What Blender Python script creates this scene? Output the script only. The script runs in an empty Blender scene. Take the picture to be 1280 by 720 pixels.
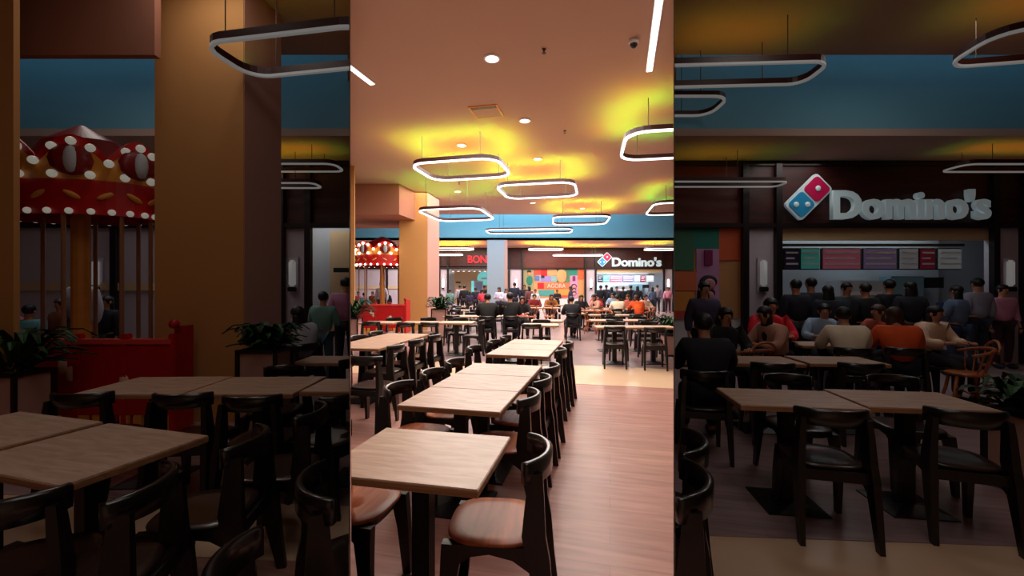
import bpy, bmesh, math, random
from mathutils import Vector, Matrix
R = math.radians
PI = math.pi
C = bpy.context.scene.collection
SC = bpy.context.scene
random.seed(7)

# ------------------------------------------------------------------ camera, light, exposure
F = 530.0            # focal length in pixels of the 1280 px wide frame
EYE = 1.53
cam_data = bpy.data.cameras.new('camera')
cam_data.sensor_width = 36.0
cam_data.lens = F / 1280 * 36
cam_data.clip_start = 0.05
cam = bpy.data.objects.new('camera', cam_data)
cam.location = (0, 0, EYE)
cam.rotation_euler = (PI / 2, 0, 0)
C.objects.link(cam)
SC.camera = cam
SC.view_settings.view_transform = 'Standard'
SC.view_settings.look = 'None'
SC.view_settings.gamma = 1
SC.view_settings.exposure = 0.0
SC.view_settings.use_curve_mapping = False
w = bpy.data.worlds.new('world')
w.use_nodes = True
w.node_tree.nodes['Background'].inputs[0].default_value = (0.5, 0.6, 0.7, 1)
w.node_tree.nodes['Background'].inputs[1].default_value = 0.2
SC.world = w

K = 3.168            # the two side halls are this much shallower than the middle one
SLO = -(640 - 438) / F
SHI = (842 - 640) / F


def PX(px, D):
    return (px - 640) / F * D


def PZ(py, D):
    return EYE - (py - 360) * D / F


def area(name, loc, size, power, color, rot=(0, 0, 0), sy=None, spread=None):
    d = bpy.data.lights.new(name, 'AREA')
    d.energy = power
    d.color = color
    d.size = size
    if sy:
        d.shape = 'RECTANGLE'
        d.size_y = sy
    if spread:
        d.spread = spread
    o = bpy.data.objects.new(name, d)
    o.location = loc
    o.rotation_euler = rot
    C.objects.link(o)
    return o


LK = 1.0       # middle hall lamps
LS = 0.78     # side hall lamps
# unseen broad fill lights added just under the middle hall ceiling
for (x, y, sz, p) in ((0, 1.0, 2.6, 30), (0, 4.6, 2.6, 85), (0, 8.2, 4.0, 230), (0, 12.4, 5.5, 430), (0, 17.2, 7.0, 640)):
    area('ceiling_fill', (x, y, 4.96), sz, p * LK, (1, .93, .88))
for x in (-6, -2, 2, 6):
    area('ceiling_fill', (x, 24.6, 4.02), 2.6, 200 * LK, (1, .93, .88))  # the same added fill under the far ceiling
# skylight over the gap in the ceiling
area('skylight', (0, 21.2, 7.9), 10, 620 * LK, (.72, .88, 1), sy=2.0)
# lamps inside the shops of the middle hall
area('shop_lamp', (7.4, 28.3, 3.3), 4.0, 330 * LK, (.85, .95, 1), sy=1.0)
area('shop_lamp', (-3.0, 28.3, 3.3), 2.6, 190 * LK, (1, .93, .8), sy=1.0)
# weak lights added to keep the two side halls dim
for s in (-1, 1):
    for (x, y, p) in ((2.2, 1.6, 6), (3.2, 4.2, 10), (5.6, 5.4, 11)):
        area('ceiling_fill', (s * x, y, 4.96), .7, p * LS, (1, .93, .86))
    area('ceiling_fill', (s * 5.6, 7.8, 4.02), 1.2, 13 * LS, (1, .92, .86))
    area('skylight', (s * 6.0, 6.7, 7.9), 7.5, 72 * LS, (.8, .92, 1), sy=.6)
area('shop_lamp', (7.5, 9.2, 3.2), 3.6, 20 * LS, (.85, .95, 1), sy=.5)
area('shop_lamp', (-4.2, 9.2, 3.2), 1.2, 7.0 * LS, (1, .95, .9), sy=.5)


# ------------------------------------------------------------------ materials
def srgb(r, g, b):
    def f(c):
        c = c / 255
        return c / 12.92 if c <= .04045 else ((c + .055) / 1.055) ** 2.4
    return (f(r), f(g), f(b), 1)


def mat(name, col, rough=.6, metal=0, emit=0, ecol=None, noise=0, nscale=8, spec=.5, coat=0):
    m = bpy.data.materials.new(name)
    m.use_nodes = True
    n = m.node_tree.nodes
    l = m.node_tree.links
    b = n['Principled BSDF']
    b.inputs['Roughness'].default_value = rough
    b.inputs['Metallic'].default_value = metal
    b.inputs['Specular IOR Level'].default_value = spec
    b.inputs['Coat Weight'].default_value = coat
    b.inputs['Coat Roughness'].default_value = .15
    b.inputs['Base Color'].default_value = col
    if noise:
        tc = n.new('ShaderNodeTexCoord')
        nt = n.new('ShaderNodeTexNoise')
        nt.inputs['Scale'].default_value = nscale
        nt.inputs['Detail'].default_value = 4
        l.new(tc.outputs['Object'], nt.inputs['Vector'])
        mx = n.new('ShaderNodeMix')
        mx.data_type = 'RGBA'
        mx.inputs[6].default_value = tuple(c * (1 - noise) for c in col[:3]) + (1,)
        mx.inputs[7].default_value = tuple(min(1, c * (1 + noise)) for c in col[:3]) + (1,)
        l.new(nt.outputs['Fac'], mx.inputs[0])
        l.new(mx.outputs[2], b.inputs['Base Color'])
    if emit:
        b.inputs['Emission Color'].default_value = ecol or col
        b.inputs['Emission Strength'].default_value = emit
    return m


def wood(name, c1, c2, rough=.4, scale=(1, 14, 14), coat=0, planks=None):
    """streaky grain along local x"""
    m = bpy.data.materials.new(name)
    m.use_nodes = True
    n = m.node_tree.nodes
    l = m.node_tree.links
    b = n['Principled BSDF']
    b.inputs['Roughness'].default_value = rough
    b.inputs['Coat Weight'].default_value = coat
    b.inputs['Coat Roughness'].default_value = .12
    tc = n.new('ShaderNodeTexCoord')
    mp = n.new('ShaderNodeMapping')
    mp.inputs['Scale'].default_value = scale
    nt = n.new('ShaderNodeTexNoise')
    nt.inputs['Scale'].default_value = 2.2
    nt.inputs['Detail'].default_value = 6
    nt.inputs['Distortion'].default_value = .6
    cr = n.new('ShaderNodeValToRGB')
    cr.color_ramp.elements[0].position = .32
    cr.color_ramp.elements[0].color = c1
    cr.color_ramp.elements[1].position = .68
    cr.color_ramp.elements[1].color = c2
    l.new(tc.outputs['Object'], mp.inputs['Vector'])
    l.new(mp.outputs[0], nt.inputs['Vector'])
    l.new(nt.outputs['Fac'], cr.inputs['Fac'])
    out = cr.outputs[0]
    if planks:
        mp2 = n.new('ShaderNodeMapping')
        mp2.inputs['Rotation'].default_value = (0, 0, planks[2])
        br = n.new('ShaderNodeTexBrick')
        br.inputs['Color1'].default_value = (1, 1, 1, 1)
        br.inputs['Color2'].default_value = (.90, .88, .87, 1)
        br.inputs['Mortar'].default_value = (.75, .72, .70, 1)
        br.inputs['Scale'].default_value = 1
        br.inputs['Mortar Size'].default_value = .003
        br.inputs['Brick Width'].default_value = planks[0]
        br.inputs['Row Height'].default_value = planks[1]
        l.new(tc.outputs['Object'], mp2.inputs['Vector'])
        l.new(mp2.outputs[0], br.inputs['Vector'])
        l.new(mp2.outputs[0], mp.inputs['Vector'])
        mm = n.new('ShaderNodeMix')
        mm.data_type = 'RGBA'
        mm.blend_type = 'MULTIPLY'
        mm.inputs[0].default_value = 1
        l.new(out, mm.inputs[6])
        l.new(br.outputs['Color'], mm.inputs[7])
        out = mm.outputs[2]
    l.new(out, b.inputs['Base Color'])
    return m


M = {}
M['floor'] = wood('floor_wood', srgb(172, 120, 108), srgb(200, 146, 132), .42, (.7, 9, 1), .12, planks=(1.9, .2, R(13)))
M['floor_far'] = wood('floor_far', srgb(156, 130, 132), srgb(184, 154, 154), .3, (.7, 9, 1), .3, planks=(1.9, .2, R(13)))  # same planks, cooled in colour for blue reflection
M['band'] = mat('pale_tile', srgb(232, 194, 160), .35, noise=.06, nscale=3, coat=.2)
M['ceiling'] = mat('ceiling_paint', srgb(196, 162, 144), .9, noise=.02, nscale=1)
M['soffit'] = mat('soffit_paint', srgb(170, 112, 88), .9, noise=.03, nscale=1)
M['blue'] = mat('blue_daylight_tint', srgb(112, 168, 186), .8, noise=.04, nscale=1)  # blue skylight daylight put into the wall colour
M['bluecol'] = mat('pale_blue_paint', srgb(150, 164, 176), .7, noise=.04)
M['pink'] = mat('pink_paint_and_lit_side', srgb(196, 148, 136), .8, noise=.03)  # also the ochre column's side, where pink light is put into the colour
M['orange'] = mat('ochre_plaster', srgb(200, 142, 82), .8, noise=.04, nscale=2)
M['screen'] = mat('screen_wall_paint', srgb(120, 100, 88), .9, noise=.03)
M['wall'] = mat('lilac_wall', srgb(196, 186, 200), .7, noise=.03)
M['cream'] = mat('cream_wall', srgb(214, 186, 146), .7, noise=.04)
M['grey'] = mat('grey_wall', srgb(186, 194, 202), .6, noise=.05)
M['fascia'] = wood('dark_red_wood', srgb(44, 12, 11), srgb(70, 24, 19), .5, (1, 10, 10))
M['fascia_lit'] = wood('lit_red_wood', srgb(84, 30, 24), srgb(108, 44, 34), .5, (1, 10, 10))  # same header wood with light put into its colour
M['black'] = mat('black_metal', srgb(16, 13, 14), .45, noise=.2)
M['frame'] = mat('black_frame', srgb(24, 16, 20), .4, noise=.1)
M['chair'] = wood('black_stained_wood', srgb(9, 6, 6), srgb(24, 15, 15), .38, (2, 20, 20), .15)
M['chair_navy'] = wood('navy_stained_wood', srgb(12, 14, 28), srgb(22, 24, 40), .4, (2, 20, 20), .15)
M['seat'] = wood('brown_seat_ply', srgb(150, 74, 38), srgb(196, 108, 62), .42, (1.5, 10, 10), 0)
M['top'] = wood('pale_oak_laminate', srgb(194, 152, 126), srgb(220, 184, 160), .42, (2.5, 13, 10), .1)
M['edge'] = wood('oak_edge', srgb(150, 104, 70), srgb(190, 140, 98), .5, (1, 8, 40))
M['seat_shaded'] = wood('shaded_seat_ply', srgb(40, 26, 22), srgb(64, 42, 34), .3, (1.5, 10, 10), .5)  # brown seat ply with shade put into the colour for dimmer chairs
M['ring'] = mat('maroon_lamp_housing', srgb(58, 14, 12), .45, noise=.1)
M['led'] = mat('white_led', (1, 1, 1, 1), .5, emit=2.2, ecol=(1, .97, .94, 1))
M['led_dim'] = mat('dim_led', (.3, .3, .3, 1), .5, emit=.11, ecol=(1, .97, .94, 1))
M['up'] = mat('added_lime_glow', (.3, .8, .1, 1), .5, emit=80, ecol=(.04, 1, .03, 1))  # emission added for the lime ceiling glow, not a lamp part
M['up_dim'] = mat('dim_added_lime_glow', (.3, .8, .1, 1), .5, emit=3.2, ecol=(.25, 1, .04, 1))
M['wire'] = mat('cable', srgb(70, 50, 40), .5)
M['bulb'] = mat('warm_bulb', (1, 1, 1, 1), .4, emit=6, ecol=(1, .93, .72, 1))
M['bulb_dim'] = mat('dim_bulb', (.4, .4, .35, 1), .4, emit=.17, ecol=(1, .95, .8, 1))
M['red'] = mat('glossy_red', srgb(190, 12, 20), .45, noise=.12, nscale=6)
M['darkred'] = mat('dark_red', srgb(130, 8, 14), .4, noise=.2, nscale=8)
M['gold'] = mat('gold_paint', srgb(226, 150, 60), .4, noise=.15, nscale=9)
M['pole'] = mat('brass_pole', srgb(170, 120, 90), .3, metal=.3, noise=.1)
M['leaf'] = mat('green_leaf', srgb(34, 78, 34), .5, noise=.35, nscale=7)
M['leafd'] = mat('dark_leaf', srgb(20, 48, 24), .5, noise=.35, nscale=7)
M['windsor'] = wood('orange_brown_wood', srgb(150, 74, 32), srgb(196, 110, 58), .35, (2, 14, 14), .2)
M['white'] = mat('white_paint', srgb(225, 225, 228), .5, noise=.03)
M['skin'] = mat('skin_tan', srgb(190, 130, 100), .6, noise=.06)
M['skin2'] = mat('skin_brown', srgb(150, 96, 70), .6, noise=.06)
M['hair'] = mat('black_hair', srgb(18, 13, 14), .5, noise=.3, nscale=30)
M['hairb'] = mat('brown_hair', srgb(60, 34, 24), .5, noise=.3, nscale=30)
M['eye'] = mat('dark_eye', srgb(15, 12, 12), .3)
M['dominoblue'] = mat('sign_blue', srgb(30, 120, 170), .5, noise=.03)
M['dominored'] = mat('sign_red', srgb(170, 20, 70), .5, noise=.03)


def cloth(r, g, b):
    k = 'cloth_%d_%d_%d' % (r, g, b)
    if k not in M:
        M[k] = mat(k, srgb(r, g, b), .85, noise=.15, nscale=12)
    return M[k]


def paint(r, g, b, e=0):
    k = 'paint_%d_%d_%d_%g' % (r, g, b, e)
    if k not in M:
        M[k] = mat(k, srgb(r, g, b), .6, noise=.06, nscale=3, emit=e)
    return M[k]


# ------------------------------------------------------------------ mesh helpers
class MB:
    def __init__(s):
        s.b = bmesh.new()

    def box(s, c, d, rz=0, rx=0, ry=0, bevel=0):
        m = Matrix.Translation(c) @ Matrix.Rotation(rz, 4, 'Z') @ Matrix.Rotation(ry, 4, 'Y') @ Matrix.Rotation(rx, 4, 'X') @ Matrix.Diagonal((d[0], d[1], d[2], 1))
        r = bmesh.ops.create_cube(s.b, size=1, matrix=m)
        if bevel:
            es = list({e for v in r['verts'] for e in v.link_edges})
            bmesh.ops.bevel(s.b, geom=es, offset=bevel, segments=2, affect='EDGES', clamp_overlap=True)
        return s

    def prism(s, poly, z0, z1):
        """vertical prism over a plan polygon"""
        a = [s.b.verts.new((p[0], p[1], z0)) for p in poly]
        t = [s.b.verts.new((p[0], p[1], z1)) for p in poly]
        n = len(poly)
        s.b.faces.new(a[::-1])
        s.b.faces.new(t)
        for i in range(n):
            s.b.faces.new((a[i], a[(i + 1) % n], t[(i + 1) % n], t[i]))
        return s

    def loft(s, rings, cap=True, closed=True):
        vs = [[s.b.verts.new(p) for p in r] for r in rings]
        for i in range(len(vs) - 1):
            n = len(vs[i])
            for j in range(n if closed else n - 1):
                k = (j + 1) % n
                s.b.faces.new((vs[i][j], vs[i][k], vs[i + 1][k], vs[i + 1][j]))
        if cap:
            s.b.faces.new(vs[0][::-1])
            s.b.faces.new(vs[-1])
        return s

    def bar(s, a, b, wa, wb, ta=None, tb=None, up=(0, 1, 0)):
        """tapered rectangular bar: width along up, thickness across"""
        a, b = Vector(a), Vector(b)
        d = (b - a).normalized()
        u = (Vector(up) - d * d.dot(Vector(up))).normalized()
        v = d.cross(u)
        ta = ta or wa
        tb = tb or wb
        s.loft([[p + u * (i * w / 2) + v * (j * t / 2) for i, j in ((-1, -1), (1, -1), (1, 1), (-1, 1))] for p, w, t in ((a, wa, ta), (b, wb, tb))])
        return s

    def tube(s, pts, r, n=8, closed=False):
        pts = [Vector(p) for p in pts]
        rr = r if isinstance(r, (list, tuple)) else [r] * len(pts)
        rings = []
        for i, p in enumerate(pts):
            a = pts[i - 1] if (i or closed) else p
            b = pts[(i + 1) % len(pts)] if (i < len(pts) - 1 or closed) else p
            d = (b - a).normalized()
            ref = Vector((0, 0, 1)) if abs(d.z) < .9 else Vector((0, 1, 0))
            u = d.cross(ref).normalized()
            v = d.cross(u)
            rings.append([p + (u * math.cos(2 * PI * k / n) + v * math.sin(2 * PI * k / n)) * rr[i] for k in range(n)])
        if closed:
            rings.append(rings[0])
            vs = [[s.b.verts.new(p) for p in q] for q in rings[:-1]]
            for i in range(len(vs)):
                q = vs[(i + 1) % len(vs)]
                for k in range(n):
                    s.b.faces.new((vs[i][k], vs[i][(k + 1) % n], q[(k + 1) % n], q[k]))
        else:
            s.loft(rings)
        return s

    def lathe(s, prof, c=(0, 0, 0), n=20, cap=True):
        rings = [[(c[0] + r * math.cos(2 * PI * k / n), c[1] + r * math.sin(2 * PI * k / n), c[2] + z) for k in range(n)] for r, z in prof]
        return s.loft(rings, cap)

    def ball(s, c, r, sc=(1, 1, 1), seg=12, rot=None):
        m = Matrix.Translation(c) @ (rot or Matrix()) @ Matrix.Diagonal((sc[0], sc[1], sc[2], 1))
        bmesh.ops.create_uvsphere(s.b, u_segments=seg, v_segments=max(6, seg * 2 // 3), radius=r, matrix=m)
        return s

    def mesh(s, name, smooth=False):
        bmesh.ops.recalc_face_normals(s.b, faces=s.b.faces)
        me = bpy.data.meshes.new(name)
        s.b.to_mesh(me)
        s.b.free()
        if smooth:
            for p in me.polygons:
                p.use_smooth = True
        return me

    def build(s, name, m, parent=None, smooth=False):
        me = s.mesh(name, smooth)
        me.materials.append(m)
        return link(name, me, parent)


def link(name, me, parent=None):
    o = bpy.data.objects.new(name, me)
    C.objects.link(o)
    if parent:
        o.parent = parent
    return o


def tag(o, label=None, cat=None, group=None, kind=None):
    if label:
        o['label'] = label
    if cat:
        o['category'] = cat
    if group:
        o['group'] = group
    if kind:
        o['kind'] = kind
    return o


def empty(name, loc=(0, 0, 0), rz=0, label=None, cat=None, group=None):
    o = bpy.data.objects.new(name, None)
    C.objects.link(o)
    o.location = loc
    o.rotation_euler = (0, 0, rz)
    o.empty_display_size = .1
    return tag(o, label, cat, group)


def struct(o):
    o['kind'] = 'structure'
    return o


def copy_tree(o, parent=None):
    c = o.copy()
    C.objects.link(c)
    c.parent = parent
    for ch in list(kids.get(o.name, ())) or list(o.children):
        copy_tree(ch, c)
    return c


kids = {}
RING_CUT = {}


def bay_of(o, bay):
    o['bay'] = bay
    return o


BAY = 'mid'


def T(o):
    """remember which hall a top-level object stands in, for trimming at the dividing walls"""
    o['hall'] = BAY
    return o


def text_mesh(s, size, depth, bold=0, spacing=1.0):
    cu = bpy.data.curves.new('lettering', 'FONT')
    cu.body = s
    cu.size = size
    cu.extrude = depth
    cu.offset = bold
    cu.space_character = spacing
    cu.align_x = 'LEFT'
    cu.resolution_u = 4
    ob = bpy.data.objects.new('lettering', cu)
    C.objects.link(ob)
    dg = bpy.context.evaluated_depsgraph_get()
    me = bpy.data.meshes.new_from_object(ob.evaluated_get(dg))
    bpy.data.objects.remove(ob)
    bpy.data.curves.remove(cu)
    return me


def lettering(name, s, x0, x1, z0, z1, y, m, parent, depth=.02, bold=0, spacing=1.0):
    """letters that fill the box x0..x1, z0..z1 on the plane y, facing the camera side"""
    me = text_mesh(s, 1, .02, bold, spacing)
    xs = [v.co.x for v in me.vertices]
    ys = [v.co.y for v in me.vertices]
    a, b, c, d = min(xs), max(xs), min(ys), max(ys)
    for v in me.vertices:
        x, yy, z = v.co
        v.co = (x0 + (x - a) / (b - a) * (x1 - x0), y - z / .02 * depth, z0 + (yy - c) / (d - c) * (z1 - z0))
    me.materials.clear()
    me.materials.append(m)
    return link(name, me, parent)


# ------------------------------------------------------------------ the setting
def ray(px, D):
    return ((px - 640) / F * D, D)


struct(MB().prism([(-12, -3), (12, -3), (12, 31), (-12, 31)], -.1, 0).build('floor', M['floor']))
# pale tile band and planks beyond, tinted for blue reflection, square to the table rows
d0 = Vector((.225, .974))
u0 = Vector((.974, -.225))


def inlay(name, cx, a0, a1, D0, D1, k, m, z):
    """strip in the row frame; D measured on the line px=cx"""
    pts = []
    for D, aa in ((D0, a0), (D0, a1), (D1, a1), (D1, a0)):
        x = aa
        pts.append((x, (D - .225 * (x - cx)) if k == 1 else D - .06 * (x - cx)))
    return struct(MB().prism(pts, -.02, z).build(name, m))


o = inlay('floor_tile_band', 1.6, -3.6, 3.6, 6.62, 8.3, 1, M['band'], .004); o['hall'] = 'mid'
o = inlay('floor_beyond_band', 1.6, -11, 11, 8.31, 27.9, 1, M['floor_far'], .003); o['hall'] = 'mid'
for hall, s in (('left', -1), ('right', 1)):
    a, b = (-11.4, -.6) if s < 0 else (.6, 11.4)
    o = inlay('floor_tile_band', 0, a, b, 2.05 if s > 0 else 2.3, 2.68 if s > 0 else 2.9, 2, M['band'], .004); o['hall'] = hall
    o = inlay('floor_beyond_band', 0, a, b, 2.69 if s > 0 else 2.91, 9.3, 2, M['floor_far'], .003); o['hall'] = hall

# added light-blocking dividing walls, thin at the near end, running away from the viewer
for nm, s in (('wall_added_divider_left', -1), ('wall_added_divider_right', 1)):
    a, b = .3811, .3829
    N, Fr = 1.5, 27.0
    poly = [(s * a * N, N), (s * a * Fr, Fr), (s * b * Fr, Fr), (s * b * N, N)]
    struct(MB().prism(poly, 0, 8).build(nm, M['screen']))
struct(MB().box((0, -3.05, 4), (24, .1, 8)).build('wall_back', M['cream']))
struct(MB().box((-12.05, 3.5, 4), (.1, 13, 8)).build('wall_left', M['screen']))
struct(MB().box((12.05, 3.5, 4), (.1, 13, 8)).build('wall_right', M['screen']))
# ceilings
E1 = 20.0 / K
struct(MB().box((0, (E1 - 3) / 2, 5.05), (24, E1 + 3, .1)).build('ceiling', M['ceiling']))
struct(MB().prism([(-2.45, E1), (2.45, E1), (7.7, 20.0), (-7.7, 20.0)], 5, 5.1).build('ceiling_middle', M['ceiling']))
struct(MB().prism([(-11, 22.5), (11, 22.5), (11, 31), (-11, 31)], 4.08, 4.2).build('ceiling_far', M['ceiling']))
struct(MB().box((0, 21.3, 8.1), (24, 3, .1)).build('ceiling_upper', M['blue']))
struct(MB().box((0, 19.95, 6.6), (24, .1, 3)).build('wall_upper_near', M['blue']))
struct(MB().box((0, 22.6, 6.14), (24, .2, 4.12)).build('wall_upper_far', M['blue']))
B2 = 22.5 / K
for hall, s in (('left', -1), ('right', 1)):
    xa = .383
    o = struct(MB().prism([(s * xa * B2, B2), (s * 12, B2), (s * 12, 9.8), (s * xa * 9.8, 9.8)], 4.08, 4.2).build('ceiling_far_' + hall, M['ceiling']))
    o = struct(MB().prism([(s * xa * B2, B2), (s * 12, B2), (s * 12, B2 + .15), (s * xa * (B2 + .15), B2 + .15)], 4.2, 8.1).build('wall_upper_' + hall, M['blue']))
    o = struct(MB().prism([(s * xa * E1, E1 - .1), (s * 12, E1 - .1), (s * 12, E1), (s * xa * E1, E1)], 5.1, 8.1).build('wall_upper_near_' + hall, M['blue']))
    o = struct(MB().prism([(s * xa * E1, E1), (s * 12, E1), (s * 12, B2 + .1), (s * xa * B2, B2 + .1)], 8.05, 8.15).build('ceiling_upper_' + hall, M['blue']))
    o = struct(MB().prism([(s * xa * 9.75, 9.75), (s * 12, 9.75), (s * 12, 9.85), (s * xa * 9.85, 9.85)], 0, 4.2).build('wall_shop_rear_' + hall, M['grey']))
struct(MB().box((0, 31, 2), (24, .1, 4.2)).build('wall_shop_rear', M['grey']))


def column_set(k, hall):
    global BAY
    BAY = hall
    big = 'broad ochre square column, its side painted with pink light, in the dim left hall' if k > 1 else 'broad ochre square column, its side painted with pink light, beside the red booth'
    D = 15.3 / k
    xl, xr = PX(499, 15.3), PX(534, 15.3)
    dep = .55 if k > 1 else 1.25
    xb = ((549 if k == 1 else 351.5) - 640) / F * (D + dep)
    t = T(empty('column', ((xl + xr) / 2, D + dep / 2, 0), 0, big, 'column'))
    ox, oy = t.location.x, t.location.y
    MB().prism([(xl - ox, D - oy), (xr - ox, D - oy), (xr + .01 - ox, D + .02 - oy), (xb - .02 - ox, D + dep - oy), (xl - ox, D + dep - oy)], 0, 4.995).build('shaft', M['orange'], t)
    tag(MB().prism([(xr + .012 - ox, D + .003 - oy), (xb - ox, D + dep - oy), (xb - .03 - ox, D + dep + .01 - oy), (xr - .02 - ox, D + .03 - oy)], 0, 4.99).build('side_panel', M['pink'], t), 'side face with pink light painted in')  # pink light on this face is put into its colour
    # soffit left of the column
    S = 14.1 / k
    ex = .08 if k > 1 else 3.3
    xa = -.3829 * S if k == 1 else -11.9
    sx, sx2 = PX(499, 14.1), PX(499, 14.1) + (.0 if k > 1 else .7)
    o = struct(MB().prism([(xa, S), (sx, S), (sx2, S + ex), (-.3829 * (S + ex) if k == 1 else -11.9, S + ex)], PZ(268, 14.1), 4.999).build('ceiling_soffit', M['soffit']))
    o['hall'] = hall
    # sliver pillar at the far left of the view
    D = 12.0 / k
    xr = PX(443, 12)
    t = T(tag(MB().box((xr - .3, D + .03, 2.495), (.6, .05, 4.985)).build('pillar', M['orange']), 'slim ochre pillar at the left edge of the ' + ('dim left hall' if k > 1 else 'bright middle hall'), 'pillar'))


column_set(1, 'mid')
column_set(K, 'left')
# blue column under the beam, middle hall
BAY = 'mid'
t = T(empty('column', (PX(620, 22.6), 22.9, 0), 0, 'pale blue square column under the blue beam beside the red letters sign', 'column'))
MB().box((0, 0, 2.04), (22 / F * 22.5, .8, 4.07)).build('shaft', M['bluecol'], t)
tag(MB().box((.5 * 22 / F * 22.5 + .07, 0, 2.04), (.14, .8, 4.07)).build('side_panel', M['pink'], t), 'side face with pink light painted in')
# ------------------------------------------------------------------ shop fronts
def X27(px):
    return (px - 640) / F * 27


def Z27(py):
    return EYE - (py - 360) * 27 / F


def pb(px0, px1, py0, py1):
    """box centre/size helper from front-plane pixels"""
    x0, x1, z0, z1 = X27(px0), X27(px1), Z27(py1), Z27(py0)
    return (x0 + x1) / 2, (z0 + z1) / 2, x1 - x0, z1 - z0


def panel(mb, px0, px1, py0, py1, y, t):
    cx, cz, sx, sz = pb(px0, px1, py0, py1)
    mb.box((cx, y, cz), (sx, t, sz))
    return mb


def storefront(k, hall, lo, hi):
    global BAY
    BAY = hall
    Y = 27.0 / k
    dim = k > 1
    where = ' in the dim %s hall' % hall if dim else ' in the bright hall'

    def seen(a, b):
        return b > lo and a < hi
    dep = 1.0 if dim else 3.0       # depth of shop rooms
    ZT = 4.075
    # header boards
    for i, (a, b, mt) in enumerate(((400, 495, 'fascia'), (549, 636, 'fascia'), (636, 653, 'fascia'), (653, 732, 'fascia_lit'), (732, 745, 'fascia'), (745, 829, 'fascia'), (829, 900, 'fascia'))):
        if not seen(a, b):
            continue
        mb = MB()
        x0, x1 = X27(a), X27(b)
        mb.box(((x0 + x1) / 2, Y + .05, (Z27(335.5) + ZT) / 2), (x1 - x0 - .03, .1, ZT - Z27(335.5)))
        struct(mb.build('trim_fascia_%d' % (i + 1), M[mt]))['hall'] = hall
    # black frame lines
    mb = MB()
    mb.box((0, Y - .03, Z27(335.5)), (24, .1, .09))
    mb.box((0, Y - .02, ZT - .05), (24, .08, .09))
    for p in (484, 549.5, 560, 636.5, 653, 731.5, 744.5, 829.5, 841.2):
        if seen(p - 1, p + 1):
            mb.box((X27(p), Y - .04, 2.02), (.12, .1, 4.0))
    struct(mb.build('trim_frame', M['frame']))['hall'] = hall
    # light piers with a sconce each
    for j, (a, b, sp, lab) in enumerate(((400, 499, 477, 'left of the ochre column'), (549, 560, 554, 'right of the ochre column'), (637, 653, 645, 'left of the mural hoarding'),
                         (732, 744.5, 738.5, 'left of the pizza counter'), (829.5, 900, 835.2, 'right of the pizza counter'))):
        if not seen(a, b):
            continue
        mb = panel(MB(), a, b, 335.5, 389.9, Y + .08, .14)
        struct(mb.build('wall_pier_%d' % (j + 1), M['wall']))['hall'] = hall
        t = T(empty('wall_sconce', (X27(sp), Y - .02, Z27(355)), 0, 'tall glowing wall sconce %s%s' % (lab, where), 'wall lamp', 'tall sconces on the piers' + where))
        MB().box((0, .01, 0), (.2, .03, .72), bevel=.008).build('backplate', M['wall'], t)
        MB().box((0, -.05, .04), (.13, .09, .52), bevel=.03).build('diffuser', M['led_dim' if dim else 'led'], t, True)
        MB().box((0, -.06, -.28), (.14, .1, .09), bevel=.01).build('lower_cap', M['black'], t)
    # shop room side walls
    if seen(400, 499):
        mb = panel(MB(), 385, 499, 358, 361, Y - .02, .05)
        struct(mb.build('trim_rail', M['cream']))['hall'] = hall
    # red-letter shop, open between 560 and 636
    if seen(560, 636):
        zt = Z27(335.5)
        struct(panel(MB(), 560, 636, 335, 392, Y + dep, .06).build('wall_shop_back', M['cream']))['hall'] = hall
        struct(panel(MB(), 560, 636, 380, 391, Y + .3, .5).build('wall_counter_front', M['wall']))['hall'] = hall
        t = T(empty('wall_panel', (0, 0, 0), 0, 'white and pale blue panel on the cream wall of the shop' + where, 'panel'))
        panel(MB(), 584, 600, 350, 368, Y + dep - .08, .06).build('panel_frame', M['white'], t)
        panel(MB(), 584, 587, 350, 368, Y + dep - .13, .04).build('light_strip', paint(110, 220, 225, .12 if dim else .8), t)
        panel(MB(), 589, 599, 352, 364, Y + dep - .13, .04).build('inset', paint(150, 175, 215), t)
        if not dim:
            t = T(tag(MB().lathe([(.02, -.03), (.5, -.03), (.5, .03), (.02, .03)], n=32).build('round_sign', paint(120, 220, 220, .5)), 'round pale cyan sign on the wall beside the blue column', 'sign'))
            t.rotation_euler = (PI / 2, 0, 0)
            t.location = (-1.95, Y + dep - .07, 2.2)
            MB().box((0, 0, .04), (.5, .1, .03)).build('stripe', M['white'], t)
            t = T(empty('letter_sign', (0, 0, 0), 0, 'glowing red letters on the dark red board left of the blue column', 'sign'))
            lettering('letters', 'BON', X27(585), X27(608.5), Z27(329), Z27(319.5), Y - .06, paint(235, 20, 40, .4), t, .03, .02)
            for i in range(7):
                t = T(empty('ceiling_spotlight', (X27(563 + i * 7), Y + 1.2, zt - .12), 0, ('leftmost', 'second from left', 'third from left', 'middle', 'third from right', 'second from right', 'rightmost')[i] + ' of the small spotlights above the cream shop room', 'spotlight', 'spotlights above the cream shop room'))
                MB().lathe([(.04, .1), (.09, .08), (.09, 0), (.07, -.02)], n=12).build('housing', M['white'], t, True)
                MB().lathe([(.075, -.03), (.075, -.01)], n=12).build('bulb', M['led'], t)
            panel_ = MB().box((X27(585), Y + 1.4, zt + .1), (4.2, 2.8, .06))
            struct(panel_.build('ceiling_shop', M['grey']))['hall'] = hall
        t = T(empty('wall_lettering', (0, 0, 0), 0, 'small dark lettering on the cream shop wall' + where, 'sign'))
        MB().box((X27(565.5), Y + dep - .1, Z27(352.2)), (.34, .02, .1)).build('letters', M['black'], t)
        t['label'] = 'short dark wall plate on the cream shop wall' + where
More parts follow.
